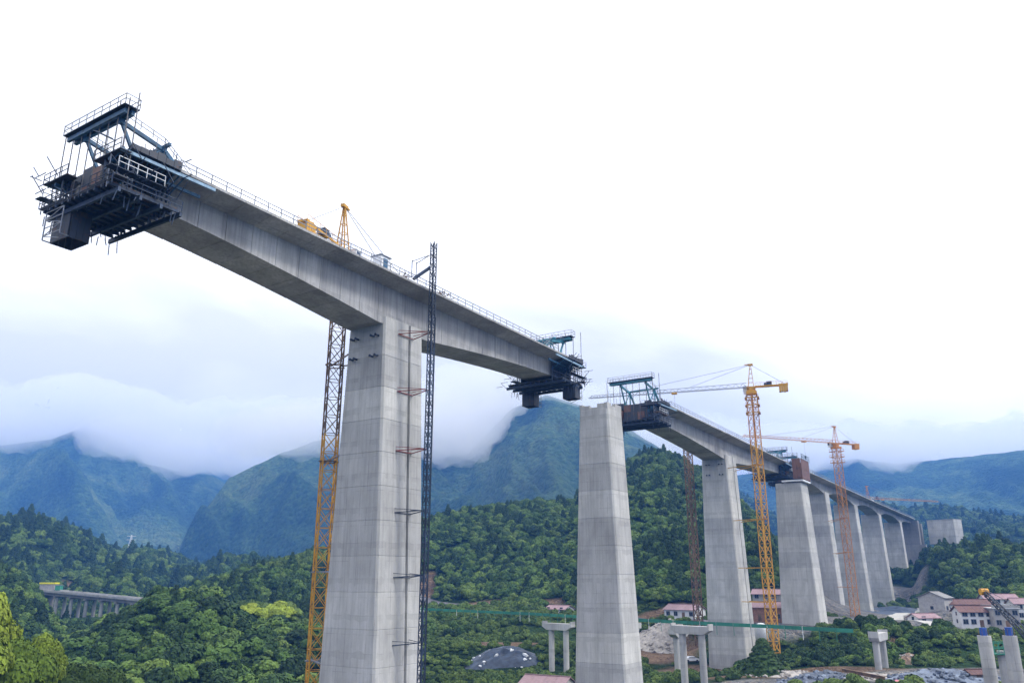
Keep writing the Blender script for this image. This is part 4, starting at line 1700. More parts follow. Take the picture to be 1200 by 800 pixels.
ribbon('track', [ay(1082, 696, 430), ay(1064, 707, 375), ay(1050, 721, 325), ay(1050, 731, 290), ay(1062, 738, 262), ay(1100, 741, 246)], 2.6, M_ROAD, lift=.4)
road_pts = [(azz(px, py, -12.5)[0] + 4.5, azz(px, py, -12.5)[1] + 5) for px, py in ((395, 705), (440, 708), (497, 711), (600, 715.5), (700, 721), (800, 725.5), (900, 729))]
ribbon('road', road_pts, 2.8, M_ASPH)

# green sheet fence along the road: each sheet a part
fpix = [(392, 704.5), (440, 708), (497, 711.5), (560, 714), (620, 716.5), (700, 721), (760, 724), (820, 727), (880, 729.5), (940, 732.5), (1000, 735.5)]
fpts = [at_z(px, py, -10.9) for px, py in fpix]
fence = empty('green_fence', (fpts[4].x, fpts[4].y, -12.8), 'long green sheet fence running along the valley road behind the piers', 'fence')
for a, b_ in zip(fpts[:-1], fpts[1:]):
    n = max(1, int((b_ - a).length / 4.0))
    for k in range(n):
        p, q = a.lerp(b_, k / n), a.lerp(b_, (k + 1) / n - .012)
        mb = MB()
        mb.bar((p.x, p.y, -11.5 + RND.uniform(-.04, .04)), (q.x, q.y, -11.5), .06, .9)
        mb.build('fence_sheet', M_GREEN, fence)
        mb = MB()
        mb.bar((p.x, p.y, -14.2), (p.x, p.y, -11.0), .12)
        mb.build('fence_post', M_WHITE if k % 5 == 0 else M_GREEN, fence)
    LINES.append(([(a.x, a.y), (b_.x, b_.y)], 2.5))


def small_pier(name, label, pa_, pb_, ztop, zg, dia, cap_h=1.7, cap_over=1.6, depth=2.2, cols=None, group='short unfinished piers of the valley road', cap=True):
    """two-column bent: pa_, pb_ column positions"""
    a, b_ = Vector((*pa_, 0)), Vector((*pb_, 0))
    c = (a + b_) / 2
    th = empty(name, (c.x, c.y, zg), label, 'pier', group)
    d = (b_ - a).normalized()
    for p in (a, b_):
        mb = MB()
        mb.tube((p.x, p.y, zg - 1), (p.x, p.y, ztop - cap_h + .02 if cap else ztop), dia / 2, 16)
        mb.build('column', M_CAP, th, smooth=False)
        mb = MB()
        mb.tube((p.x, p.y, zg - 1), (p.x, p.y, zg + .5), dia / 2 + .45, 12)
        mb.build('column_base', M_OLD, th)
    if cap:
        mb = MB()
        s = Vector((-d.y, d.x, 0)) * depth / 2
        e0, e1 = a - d * (cap_over + dia / 2), b_ + d * (cap_over + dia / 2)
        i0, i1 = a - d * dia * .6, b_ + d * dia * .6
        prof = [(e0, ztop), (e1, ztop), (e1, ztop - cap_h * .5), (i1, ztop - cap_h), (i0, ztop - cap_h), (e0, ztop - cap_h * .5)]
        mb.loft([[p + s + Vector((0, 0, z)) for p, z in prof], [p - s + Vector((0, 0, z)) for p, z in prof]])
        mb.build('cap_beam', M_CAP, th)
        for e in (e0 + d * .15, e1 - d * .15):
            mb = MB()
            mb.box((e.x, e.y, ztop + .25), (.35, depth, .5), Matrix.Rotation(math.atan2(d.y, d.x), 3, 'Z'))
            mb.build('end_block', M_CAP, th)
    KEEP_OUT.append((c.x, c.y, 5))
    return th


small_pier('road_pier', 'short two-column pier seen left of the free-standing pier', ay(646.5, 760, 232), ay(663.5, 760, 229), at_y(655, 730, 230).z, -24.5, 1.55)
small_pier('road_pier', 'short pier whose cap end peeks out right of the free-standing pier', ay(725, 760, 222), ay(741, 760, 219), at_y(740, 731, 220).z, -24, 1.5)
small_pier('road_pier', 'short two-column pier standing in front of the grooved pier', ay(800.5, 760, 192), ay(823, 760, 189), at_y(812, 733, 190).z, -26, 1.6)
small_pier('road_pier', 'short pier half hidden behind the capped pair left of the grooved pier', ay(793, 760, 226), ay(800, 760, 229), at_y(795, 738, 227).z, -24, 1.6)
small_pier('road_pier', 'short pier with a pale boxy cap below the far girder, amid bushes', ay(1027, 760, 197), ay(1035, 760, 203), at_y(1030, 741, 200).z, -21, 1.5, cap_over=.9)
for px, Y, lab in ((1157, 128, 'bare round column with a blue cover, left one of the pair'), (1187, 122, 'bare round column with a blue cover, right one near the green cage')):
    top = at_y(px - 4, 744, Y)
    bt = terrain_z([top.x], [top.y])[0]
    th = empty('bare_column', (top.x, top.y, bt), lab, 'column', 'bare columns in the near right corner')
    for k in range(6):
        z0, z1 = bt - .5 + (top.z - bt + .5) * k / 6, bt - .5 + (top.z - bt + .5) * (k + 1) / 6
        mb = MB()
        mb.tube((top.x, top.y, z0), (top.x, top.y, z1 - .03), .95, 20)
        mb.build('column_lift', M_CAP, th)
    mb = MB()
    mb.tube((top.x, top.y, top.z), (top.x, top.y, top.z + 1.1), .5, 10)
    mb.build('blue_cover', M_CBLUE, th)
    mb = MB()
    for k in range(8):
        a = k * math.pi / 4
        mb.tube((top.x + .7 * math.cos(a), top.y + .7 * math.sin(a), top.z - .1), (top.x + .7 * math.cos(a), top.y + .7 * math.sin(a), top.z + .9), .03, 4)
    mb.build('starter_bars', M_RUST, th, kind='stuff')
    KEEP_OUT.append((top.x, top.y, 5))
# third column with its green working cage
top = at_y(1174, 762, 152)
bt = tz(top.x, top.y)
th = empty('caged_column', (top.x, top.y, bt), 'column wrapped at its top by a green working cage, between two bare columns', 'column')
mb = MB()
mb.tube((top.x, top.y, bt - 1), (top.x, top.y, top.z), .85, 16)
mb.build('column', M_CAP, th)
mb = MB()
for dz in (-.4, .5, 1.4):
    for s in (-1, 1):
        mb.bar((top.x - 2.3, top.y + s * 1.5, top.z + dz), (top.x + 2.3, top.y + s * 1.5, top.z + dz), .12)
        mb.bar((top.x + s * 2.3, top.y - 1.5, top.z + dz), (top.x + s * 2.3, top.y + 1.5, top.z + dz), .12)
for k in range(6):
    for s in (-1, 1):
        x = top.x - 2.3 + 4.6 * k / 5
        mb.bar((x, top.y + s * 1.5, top.z - .4), (x, top.y + s * 1.5, top.z + 1.4), .10)
mb.build('cage_rail', M_GREEN, th, kind='stuff')
mb = MB()
mb.box((top.x, top.y, top.z - .5), (4.6, 3.0, .12))
mb.build('cage_floor', M_GREEN, th)


# ---------------- houses
def house(label, px, py, Y, L, D, H, mat_w, mat_r, rz=0.0, roof='gable', storeys=1, pitch=.42, win=4, cat='house', name='house', group='valley houses', parapet=False, sink=1.0):
    """px,py: middle of the wall foot; local +x along the front, front faces -y"""
    p = at_y(px, py, Y)
    th = empty(name, (p.x, p.y, p.z), label, cat, group, rz)

    def put(mb, nm, mat, par=th):
        return mb.build(nm, mat, par, world=False)
    mb = MB()
    hw = 2.9 * storeys if H is None else H
    if roof == 'gable':
        rh = D / 2 * pitch
        prof = [(-D / 2, -sink), (-D / 2, hw), (0, hw + rh - .05), (D / 2, hw), (D / 2, -sink)]
        mb.loft([[(-L / 2, y, z) for y, z in prof], [(L / 2, y, z) for y, z in prof]])
        put(mb, 'wall', mat_w)
        for s in (-1, 1):
            n = max(3, int(L / 2.2))
            for k in range(n):
                x0, x1 = -L / 2 - .5 + (L + 1) * k / n, -L / 2 - .5 + (L + 1) * (k + 1) / n - .04
                mb = MB()
                e = D / 2 + .6
                zE = hw + rh - rh * e / (D / 2)
                q = [(0, hw + rh + .10), (s * e, zE + .10), (s * e, zE + .22), (0, hw + rh + .24)]
                if s > 0:
                    q = q[::-1]
                mb.loft([[(x0, y, z) for y, z in q], [(x1, y, z) for y, z in q]])
                put(mb, 'roof_sheet', mat_r)
        mb = MB()
        mb.bar((-L / 2 - .5, 0, hw + rh + .28), (L / 2 + .5, 0, hw + rh + .28), .35, .18)
        put(mb, 'ridge_cap', mat_r)
    else:
        mb.box((0, 0, hw / 2 - sink / 2), (L, D, hw + sink))
        put(mb, 'wall', mat_w)
        mb = MB()
        mb.box((0, 0, hw + .12), (L + .7, D + .7, .24))
        put(mb, 'roof', mat_r)
        if parapet:
            for s in (-1, 1):
                mb = MB()
                mb.box((0, s * (D / 2 + .2), hw + .6), (L + .7, .18, .7))
                put(mb, 'parapet', mat_w)
    for st in range(storeys):
        zc = 1.6 + st * (hw / storeys)
        for k in range(win):
            x = -L / 2 + L * (k + .5) / win
            if st == 0 and k == win // 2:
                mb = MB()
                mb.box((x, -D / 2 - .02, 1.05), (1.1, .12, 2.1))
                put(mb, 'door', M_WOODF)
                continue
            mb = MB()
            for a, b_, sx, sz in ((0, .68, 1.5, .1), (0, -.68, 1.6, .12), (.7, 0, .1, 1.3), (-.7, 0, .1, 1.3), (0, 0, .07, 1.3)):
                mb.box((x + a, -D / 2 - .05, zc + b_), (sx, .14, sz))
            f = put(mb, 'window_frame', M_GALV)
            f['kind'] = 'part'
            del f['kind']
            mb = MB()
            mb.box((x, -D / 2 - .01, zc), (1.3, .06, 1.26))
            put(mb, 'window_pane', M_GLASS, f)
        for s in (-1, 1):
            mb = MB()
            mb.box((s * (L / 2 + .01), 0, zc), (.06, 1.1, 1.1))
            put(mb, 'side_window', M_GLASS)
    KEEP_OUT.append((p.x, p.y, max(L, D) * .62))
    return th


house('white cottage with a pink sheet roof, just left of the grooved pier', 803, 724, 290, 12, 7, 2.9, M_WALLW, M_ROOFP, -.75, win=4)
house('pink roofed shed glimpsed left of the free-standing pier', 656, 718, 335, 10, 6, 1.6, M_WALLW, M_ROOFP, -.75, win=3, cat='shed')
house('pink roofed shed glimpsed right of the free-standing pier', 749, 721, 318, 8, 5, 1.4, M_WALLW, M_ROOFP, -.75, win=2, cat='shed')
house('long brick house with pink roof between grooved pier and crane mast', 893, 727, 270, 14, 7, 4.2, M_WALLB, M_ROOFP, -.45, storeys=1, win=5)
house('two storey brick house with pink roof right behind the long one', 905, 712, 300, 12, 7, 4.8, M_WALLG, M_ROOFP, -.45, storeys=2, win=4)
house('small white flat topped house on the slope left of the crane mast', 883, 694, 345, 8, 6, 4.6, M_WALLW, M_ROOFG, -.3, roof='flat', storeys=2, win=3)
house('white house with grey roof high on the slope right of the crane mast', 911, 683, 360, 9, 7, 5.2, M_WALLW, M_ROOFG, -.3, storeys=2, win=3)
house('pink and grey roofed house at the bottom edge, before the free-standing pier', 642, 818, 186, 10, 7, 2.9, M_WALLG, M_ROOFP, -.5, win=4, group=None)
# right-hand hamlet
house('two storey white house with red tile roof and blue-black windows', 1146, 734, 252, 11, 7, 4.3, M_WALLW, M_ROOFR, -.15, storeys=2, win=5)
house('grey block of a house with a flat white topped side', 1176, 735, 248, 7, 7, 5.4, M_WALLG, M_WALLW, -.15, roof='flat', storeys=2, win=3, parapet=True)
house('long white wall house with dark red roof and green gate front', 1126, 719, 300, 20, 7, 3.4, M_WALLW, M_ROOFR, -.12, storeys=1, win=6)
house('grey weathered barn at the left end of the hamlet', 1098, 717, 300, 7, 9, 5.0, M_WALLG, M_OLD, .7, win=2, cat='barn')
house('pink roofed white house at the back of the hamlet', 1172, 716, 305, 11, 7, 4.4, M_WALLW, M_ROOFP, -.2, storeys=2, win=4)
house('white house with pink roof cut by the frame edge', 1205, 726, 270, 9, 7, 5.0, M_WALLW, M_ROOFP, -.2, storeys=2, win=3)
house('low shed with pale purple roof and open white front among trees', 1083, 730, 272, 8, 5, 1.8, M_WALLW, M_ROOFP, .25, win=2, cat='shed')
house('tiny maroon roofed hut beside the bare columns', 1144, 800, 176, 3.2, 2.6, 1.9, M_WALLG, M_ROOFR, .1, win=1, cat='hut', group=None)
# pale concrete block above the wood at far right
blk = at_y(1110, 636, 560)
th = empty('concrete_block_building', (blk.x, blk.y, blk.z), 'pale windowless concrete block rising above the wood at the bridge end', 'building')
for k in range(4):
    for j_ in range(3):
        mb = MB()
        mb.box((-6.9 + k * 4.6, 0, 2 + j_ * 5.2), (4.54, 10.4, 5.14))
        mb.v = [tuple(Matrix.Rotation(-.98, 3, 'Z') @ Vector(p)) for p in mb.v]
        mb.build('concrete_panel', M_CAP, th, world=False)
mb = MB()
mb.box((0, 0, 15.2), (18.5, 10.9, .5))
mb.v = [tuple(Matrix.Rotation(-.98, 3, 'Z') @ Vector(p)) for p in mb.v]
mb.build('roof_slab', M_CAP, th, world=False)
# abutment at the far end
ab = B(536, WC, 0)
th = empty('abutment', (ab.x, ab.y, 18), 'dark stepped concrete abutment where the far girder meets the hillside', 'abutment', None, BZ)
for k, (s, w, z0, z1) in enumerate(((0, 15, 4, 38.2), (7, 17, 10, 36.5), (-5, 18, 0, 22), (3, 22, -2, 14))):
    mb = MB()
    mb.box(B(536 + s, WC + (2 if k > 1 else 0), (z0 + z1) / 2), (7 - k * .4, w, z1 - z0), Matrix.Rotation(BZ, 3, 'Z'))
    mb.build('concrete_step', M_OLD, th)


# ---------------- white car under the grooved pier
def car(label, px, py, z, rz, mat):
    p = at_z(px, py, z)
    z = tz(p.x, p.y) + .25
    th = empty('parked_car', (p.x, p.y, z), label, 'car', None, rz)
    mb = MB()
    prof = [(-2.1, .35), (-2.15, .85), (-1.9, 1.0), (-1.3, 1.08), (-.9, 1.5), (.6, 1.52), (1.25, 1.02), (2.0, .9), (2.15, .7), (2.12, .35)]
    mb.loft([[(x, s * w, zz) for x, zz in prof] for s, w in ((1, .85), (1, .80), (-1, .80), (-1, .85))][::1])
    mb.build('body', mat, th, world=False)
    for x in (-1.35, 1.35):
        for y in (-.82, .82):
            mb = MB()
            mb.tube((x, y - .12, .34), (x, y + .12, .34), .34, 14)
            w_ = mb.build('wheel', M_TYRE, th, world=False)
    for s in (-1, 1):
        mb = MB()
        mb.loft([[(-1.15, s * .87, 1.1), (1.1, s * .87, 1.08), (.55, s * .83, 1.45), (-.85, s * .83, 1.45)], [(-1.15, s * .8, 1.1), (1.1, s * .8, 1.08), (.55, s * .79, 1.45), (-.85, s * .79, 1.45)]])
        mb.build('side_window', M_GLASS, th, world=False)
    mb = MB()
    mb.loft([[(1.22, -.7, 1.06), (1.22, .7, 1.06), (.66, .65, 1.48), (.66, -.65, 1.48)], [(1.27, -.7, 1.08), (1.27, .7, 1.08), (.7, .65, 1.5), (.7, -.65, 1.5)]])
    mb.build('windscreen', M_GLASS, th, world=False)
    KEEP_OUT.append((p.x, p.y, 5))


car('white car parked between the columns near the grooved pier', 811, 782, -24, .15, M_CAR)


# ---------------- heaps of stone and sheeted mounds
def mound(name, label, cat, px, py, z, rx, ry, h, mat, seed, rz=0.0, rocks=0, rock_mat=None):
    p = at_z(px, py, z)
    zg = tz(p.x, p.y)
    th = empty(name, (p.x, p.y, zg), label, cat, 'stone heaps on the site' if 'heap' in name else None, rz)
    g = 26
    xs = np.linspace(-1.15, 1.15, g)
    X_, Y_ = np.meshgrid(xs, xs)
    rq = np.sqrt(X_ ** 2 + Y_ ** 2)
    n_ = fbm(X_ * 2.5 + seed, Y_ * 2.5, 4, seed, True)
    Z_ = np.clip(1.08 - rq, 0, None) ** .8 * h * (.55 + .75 * n_) - .25
    mb = MB()
    cr_, sr_ = math.cos(rz), math.sin(rz)
    lx, ly = X_.ravel() * rx, Y_.ravel() * ry
    gz = terrain_z(p.x + lx * cr_ - ly * sr_, p.y + lx * sr_ + ly * cr_) - zg
    vs = [(x, y, q + g_) for x, y, q, g_ in zip(lx, ly, Z_.ravel(), gz)]
    fs = [(a * g + b_, a * g + b_ + 1, (a + 1) * g + b_ + 1, (a + 1) * g + b_) for a in range(g - 1) for b_ in range(g - 1)]
    mb.add(vs, fs)
    mb.build('mound_body', mat, th, world=False)
    rnd = random.Random(seed)
    if rocks:
        iv, if_ = ico_mesh_data(1)
        meshes = []
        for q in range(5):
            rv = iv * np.random.default_rng(seed + q).uniform(.7, 1.25, (len(iv), 1)) * np.array([1, .8, .65])
            m_ = bpy.data.meshes.new('rock')
            m_.from_pydata(rv.tolist(), [], if_)
            m_.update()
            m_.materials.append(rock_mat or M_STONE)
            meshes.append(m_)
        for q in range(rocks):
            a, r_ = rnd.uniform(0, 6.28), math.sqrt(rnd.random()) * 1.1
            x, y = r_ * math.cos(a), r_ * math.sin(a)
            zi = float(np.clip(1.08 - math.hypot(x, y), 0, None) ** .8 * h * .9)
            o = bpy.data.objects.new('rock', rnd.choice(meshes))
            COL.objects.link(o)
            o.parent = th
            o.location = (x * rx, y * ry, zi - .1 + tz(p.x + x * rx * cr_ - y * ry * sr_, p.y + x * rx * sr_ + y * ry * cr_) - zg)
            s = rnd.uniform(.3, .95)
            o.scale = (s, s, s)
            o.rotation_euler = (rnd.uniform(-.5, .5), rnd.uniform(-.5, .5), rnd.uniform(0, 6))
    KEEP_OUT.append((p.x, p.y, max(rx, ry) * .9))
    return th


mound('sheeted_mound', 'blue-black sheeted mound with pale scraps on top, between the two big piers', 'mound', 592, 785, -24.5, 11, 5, 3.8, M_TARP, 3, rocks=22, rock_mat=M_WHITE)
mound('stone_heap', 'broad blue-grey stone heap at lower right before the bare columns', 'stone heap', 1105, 797, -20, 13, 5, 2.4, M_ROCK, 5, rocks=170, rock_mat=M_ROCK)
mound('stone_heap', 'blue-grey stone heap right of the dark green tree', 'stone heap', 963, 796, -20.5, 9, 4, 1.8, M_ROCK, 8, rocks=120, rock_mat=M_ROCK)
mound('stone_heap', 'low pale rubble heap in front of the short boxy pier', 'stone heap', 1010, 793, -20, 12, 4, 1.2, M_STONE, 9, rocks=60)
mound('stone_heap', 'brown earth and rubble patch right behind the short boxy pier', 'stone heap', 1066, 776, -20, 4.5, 3.2, 2.2, M_WOODF, 10, rocks=30, rock_mat=M_STONE)
mound('stone_heap', 'long low rubble strip at the right foot of the grooved pier', 'stone heap', 920, 790, -21, 8, 3.5, 1.2, M_STONE, 11, rocks=50)
mound('stone_heap', 'tumbled pale boulders on the bank left of the grooved pier', 'stone heap', 772, 757, -20.5, 8, 7, 3.0, M_STONE, 12, rocks=70)
# slate coloured banks under the far piers
for (px, py, Y, rx, ry, h, sd, lab) in ((1050, 712, 428, 9, 16, 3.5, 21, 'slate bank beside the far piers, left of the pale track'), (1042, 730, 360, 12, 12, 3.0, 25, 'lower slate bank at the track bend')):
    q = at_y(px, py, Y)
    th = empty('slate_bank', (q.x, q.y, q.z), lab, 'rubble bank', 'slate rubble banks')
    g = 22
    mb = MB()
    vs = []
    for a in range(g):
        for b_ in range(g):
            x, y = -1.1 + 2.2 * a / (g - 1), -1.1 + 2.2 * b_ / (g - 1)
            wx, wy = q.x + x * rx, q.y + y * ry
            vs.append((wx, wy, tz(wx, wy) + max(0, 1.1 - math.hypot(x, y)) ** .6 * h * .5 * (0.6 + .8 * float(fbm(np.array([wx / 4]), np.array([wy / 4]), 3, sd)[0])) - .2))
    mb.add(vs, [(a * g + b_, (a + 1) * g + b_, (a + 1) * g + b_ + 1, a * g + b_ + 1) for a in range(g - 1) for b_ in range(g - 1)])
    mb.build('bank_body', M_TARP, th)
    KEEP_OUT.append((q.x, q.y, rx))

# pink tarpaulin and long dark pipe on the site
p = at_z(1058, 797, -19.6)
th = empty('pink_tarpaulin', (p.x, p.y, tz(p.x, p.y)), 'crumpled pink tarpaulin lying on the stony ground', 'tarpaulin')
mb = MB()
g = 9
mb.add([((a - 4) * .55, (b_ - 4) * .4, .35 + .25 * math.sin(a * 2.1 + b_) * math.cos(b_ * 1.7)) for a in range(g) for b_ in range(g)] + [((a - 4) * .55, (b_ - 4) * .4, -.3) for a in range(g) for b_ in range(g)],
       [(a * g + b_, (a + 1) * g + b_, (a + 1) * g + b_ + 1, a * g + b_ + 1) for a in range(g - 1) for b_ in range(g - 1)] +
       [(g * g + a * g + b_, g * g + a * g + b_ + 1, g * g + (a + 1) * g + b_ + 1, g * g + (a + 1) * g + b_) for a in range(g - 1) for b_ in range(g - 1)])
mb.build('sheet', M_PINKT, th, world=False)
pa_, pb_ = at_z(987, 786, -19), at_z(1037, 795, -19)
th = empty('steel_beam', pa_, 'long dark steel beam lying across the rubble', 'beam')
mb = MB()
za, zb_ = tz(pa_.x, pa_.y) + 1.2, tz(pb_.x, pb_.y) + 1.0
for dz, w in ((0, .5), (.6, .5)):
    mb.bar((pa_.x, pa_.y, za + dz), (pb_.x, pb_.y, zb_ + dz), w, .08)
mb.bar((pa_.x, pa_.y, za + .3), (pb_.x, pb_.y, zb_ + .3), .1, .6)
mb.build('beam', M_RUST, th)
p = at_z(892, 737, -14)
th = empty('white_tank', (p.x, p.y, tz(p.x, p.y)), 'white round tank among the bushes behind the dark tree', 'tank')
mb = MB()
n = 14
rings = []
for k in range(7):
    a = k / 6 * math.pi / 2
    rings.append([(2.0 * math.cos(a) * math.cos(2 * math.pi * i_ / n) + 1e-3 * math.cos(2 * math.pi * i_ / n), 2.0 * math.cos(a) * math.sin(2 * math.pi * i_ / n), 3.4 + 1.6 * math.sin(a)) for i_ in range(n)])
rings = [[(2.0 * math.cos(2 * math.pi * i_ / n), 2.0 * math.sin(2 * math.pi * i_ / n), -1) for i_ in range(n)]] + rings
mb.loft(rings)
mb.build('tank_shell', M_WHITE, th, smooth=True, world=False)

# black crawler-crane boom reaching up at the right edge
pa_, pb_ = at_y(1153, 693, 112), at_y(1216, 756, 100)
th = empty('crane_boom', pb_, 'black lattice boom of a mobile crane leaning in at the right edge', 'crane boom')
mb = MB()
d = (pb_ - pa_)
up = Vector((0, 0, 1))
s_ = d.cross(up).normalized() * .35
u_ = s_.cross(d.normalized()).normalized() * .35
crn = [s_ + u_, s_ - u_, -s_ - u_, -s_ + u_]
for c_ in crn:
    mb.bar(pa_ + c_ * .5, pb_ + c_, .12)
n = 14
for k in range(n):
    a, b_ = pa_.lerp(pb_, k / n), pa_.lerp(pb_, (k + 1) / n)
    for q in range(4):
        mb.bar(a + crn[q] * .8, b_ + crn[(q + 1) % 4] * .8, .07)
mb.build('boom_lattice', M_STEEL, th)
mb = MB()
mb.tube(pa_ + Vector((-.5, 0, 0)), pa_ + Vector((.5, 0, 0)), .45, 10)
mb.build('boom_head', M_YEL, th)
mb = MB()
mb.tube(pa_, pa_ + Vector((3.2, -.5, -3.4)), .05, 4)
mb.tube(pa_ + Vector((0, 0, .4)), pb_ + Vector((0, 0, 3.5)), .04, 4)
mb.build('boom_rope', M_WIRE, th)

# ---------------- old road viaduct in the left valley
v0, v1 = at_y(56, 691, 470), at_y(170, 702, 440)
va = empty('road_viaduct', ((v0 + v1) / 2).to_tuple(), 'low white-railed concrete road viaduct crossing the left valley', 'viaduct')
ext = v1 + (v1 - v0) * .25
ln = (ext - v0)
dirv = ln.normalized()
sv = Vector((-dirv.y, dirv.x, 0))
nspan = 8
for k in range(nspan):
    a, b_ = v0 + ln * k / nspan, v0 + ln * ((k + 1) / nspan) - dirv * .08
    for q in range(4):
        mb = MB()
        o_ = sv * (q * 2.2 - 3.3)
        mb.bar(a + o_ + Vector((0, 0, -1.55)), b_ + o_ + Vector((0, 0, -1.55)), 1.2, 1.5)
        mb.build('girder_beam', M_OLD, va)
    mb = MB()
    mb.bar(a + Vector((0, 0, -.6)), b_ + Vector((0, 0, -.6)), 9.6, .38)
    mb.build('deck_slab', M_CAP, va)
    for s in (-1, 1):
        mb = MB()
        mb.bar(a + sv * s * 4.7 + Vector((0, 0, 0.05)), b_ + sv * s * 4.7 + Vector((0, 0, 0.05)), .35, .9)
        mb.build('parapet', M_CAP, va)
    if k:
        for s in (-1, 1):
            mb = MB()
            c_ = a + sv * s * 2.6
            mb.tube((c_.x, c_.y, tz(c_.x, c_.y) - 2), (c_.x, c_.y, c_.z - 3.1), .9, 12)
            mb.build('column', M_CAP, va)
        mb = MB()
        mb.bar(a - sv * 4.4 + Vector((0, 0, -2.75)), a + sv * 4.4 + Vector((0, 0, -2.75)), 1.7, .85)
        mb.build('cap_beam', M_OLD, va)
mb = MB()
mb.box(v0 - dirv * 4 + Vector((0, 0, -6)), (8, 10, 11.5), Matrix.Rotation(math.atan2(dirv.y, dirv.x), 3, 'Z'))
mb.build('end_wall', M_OLD, va)
LINES.append(([(v0.x, v0.y - 12), (ext.x, ext.y - 12)], 20))
p = at_y(57, 690, 478)
th = empty('yellow_roofed_cabin', (p.x, p.y, p.z), 'small cabin with a bright yellow roof at the viaduct end', 'cabin')
mb = MB()
mb.box((0, 0, 1.2), (8.5, 4, 3.4))
mb.build('wall', M_WALLG, th, world=False)
for k in range(4):
    mb = MB()
    mb.box((-3.4 + k * 2.27, 0, 3.3), (2.2, 5.0, .9))
    mb.build('roof_sheet', M_YSIGN, th, world=False)
p = at_y(69, 690, 474)
th = empty('green_cabin', (p.x, p.y, p.z), 'small green walled cabin next to the yellow roofed one', 'cabin')
mb = MB()
mb.box((0, 0, .8), (3, 3, 2.6))
mb.build('wall', M_GREEN, th, world=False)
mb = MB()
mb.box((0, 0, 2.2), (3.4, 3.4, .25))
mb.build('roof', M_GALV, th, world=False)
for px, py, Y, h, lab in ((151, 652, 930, 20, 'faint pylon on the hill above the viaduct'), (135, 634, 1000, 16, 'pale mast on the ridge left of the pylon')):
    p = at_y(px, py, Y)
    p.z = tz(p.x, p.y)
    th = empty('pylon', p, lab, 'pylon', 'pylons on the left hills')
    mb = MB()
    for s in (-1, 1):
        for q in (-1, 1):
            mb.bar((s * 2.2, q * 2.2, -1), (s * .4, q * .4, h), .35)
    for z_ in (h * .3, h * .6):
        mb.bar((-2, 0, z_), (2, 0, z_ + 3), .25)
        mb.bar((2, 0, z_), (-2, 0, z_ + 3), .25)
    mb.build('pylon_frame', M_WHITE, th, world=False)
    for z_ in (h * .75, h * .95):
        mb = MB()
        mb.bar((-5, 0, z_), (5, 0, z_), .5)
        mb.build('cross_arm', M_WHITE, th, world=False)
# white houses on the far right hillside
p = at_y(1055, 597, 1380)
p.z = tz(p.x, p.y) + 2
th = empty('far_house', p, 'tiny white house on the far blue-green hillside beyond the bridge end', 'house')
mb = MB()
mb.box((0, 0, 5), (18, 10, 10))
mb.build('wall', M_WALLW, th, world=False)
mb = MB()
mb.loft([[(-10, -6, 10), (10, -6, 10), (10, 6, 10), (-10, 6, 10)], [(-9, -.3, 13), (9, -.3, 13), (9, .3, 13), (-9, .3, 13)]])
mb.build('roof', M_ROOFG, th, world=False)
# pale rock scar on the left mountain foot
scar = at_y(134, 628, 1500)

# ------------------------------------------------------------------ individual trees
CUT = [trunk_mesh('tree_trunk', 3), trunk_mesh('tree_trunk', 4), trunk_mesh('tree_trunk', 5)]


def tree(label, x, y, h, crown_me, wide=1.0, group=None, z=None, name='broadleaf_tree', trunk_k=0, conifer=False, cat='tree'):
    z = tz(x, y) if z is None else z
    th = empty(name, (x, y, z), label, cat, group, RND.uniform(0, 6.28))
    ct = 2.6 if conifer else 1.5
    s = h * (.92 if conifer else .75) / ct
    c_ = bpy.data.objects.new('crown', crown_me)
    COL.objects.link(c_)
    c_.parent = th
    c_.location = (0, 0, h * (.06 if conifer else .24))
    c_.scale = (s * wide, s * wide, s)
    t_ = bpy.data.objects.new('trunk', CUT[trunk_k % 3])
    COL.objects.link(t_)
    t_.parent = th
    t_.scale = (h * .42, h * .42, h * .45)
    return th


Y1 = crown_mesh('yellow_crown', 41, 34, leaf=.105, per=900, shape=(1.0, 1, 1.15), mat=M_LEAFY, core_s=.36)
Y2 = crown_mesh('yellow_crown', 42, 30, leaf=.105, per=900, shape=(1.1, 1, .95), mat=M_LEAFY, core_s=.36)
Y3 = crown_mesh('light_green_crown', 44, 30, leaf=.12, per=700, shape=(1.1, 1, .95), mat=M_LEAFB, core_s=.55)
DK = crown_mesh('dark_tree_crown', 43, 44, leaf=.16, per=500, conifer=True, mat=M_LEAFD, core_s=.65)
for px, pyt, Y, wd, me_, lab in ((-22, 722, 118, .78, Y1, 'tallest yellow-green tree at the left frame edge'), (20, 752, 116, .85, Y2, 'rounded yellow-green tree right of the tallest one, lower left corner'),
                                 (52, 764, 124, .8, Y1, 'small yellow-green tree at the foot of the corner group'), (118, 782, 132, 1.0, Y3, 'low light green tree, farthest right of the corner group'),
                                 (-48, 730, 108, .9, Y2, 'yellow-green tree mostly cut by the left frame edge'), (84, 782, 126, .9, Y3, 'low green tree between the yellow-green ones and the knoll')):
    tp = at_y(px, pyt, Y)
    zg = tz(tp.x, tp.y)
    tree(lab, tp.x, tp.y, tp.z - zg, me_, wd * .8, group='yellow-green trees in the near left corner')
tp = at_y(893, 752, 200)
zg = min(tz(tp.x, tp.y), tp.z - 9)
tree('dense dark green tree standing at the foot of the yellow crane', tp.x, tp.y, tp.z - zg + .5, DK, 1.55, z=zg, conifer=True, name='dark_green_tree')
KEEP_OUT.append((tp.x, tp.y, 5))

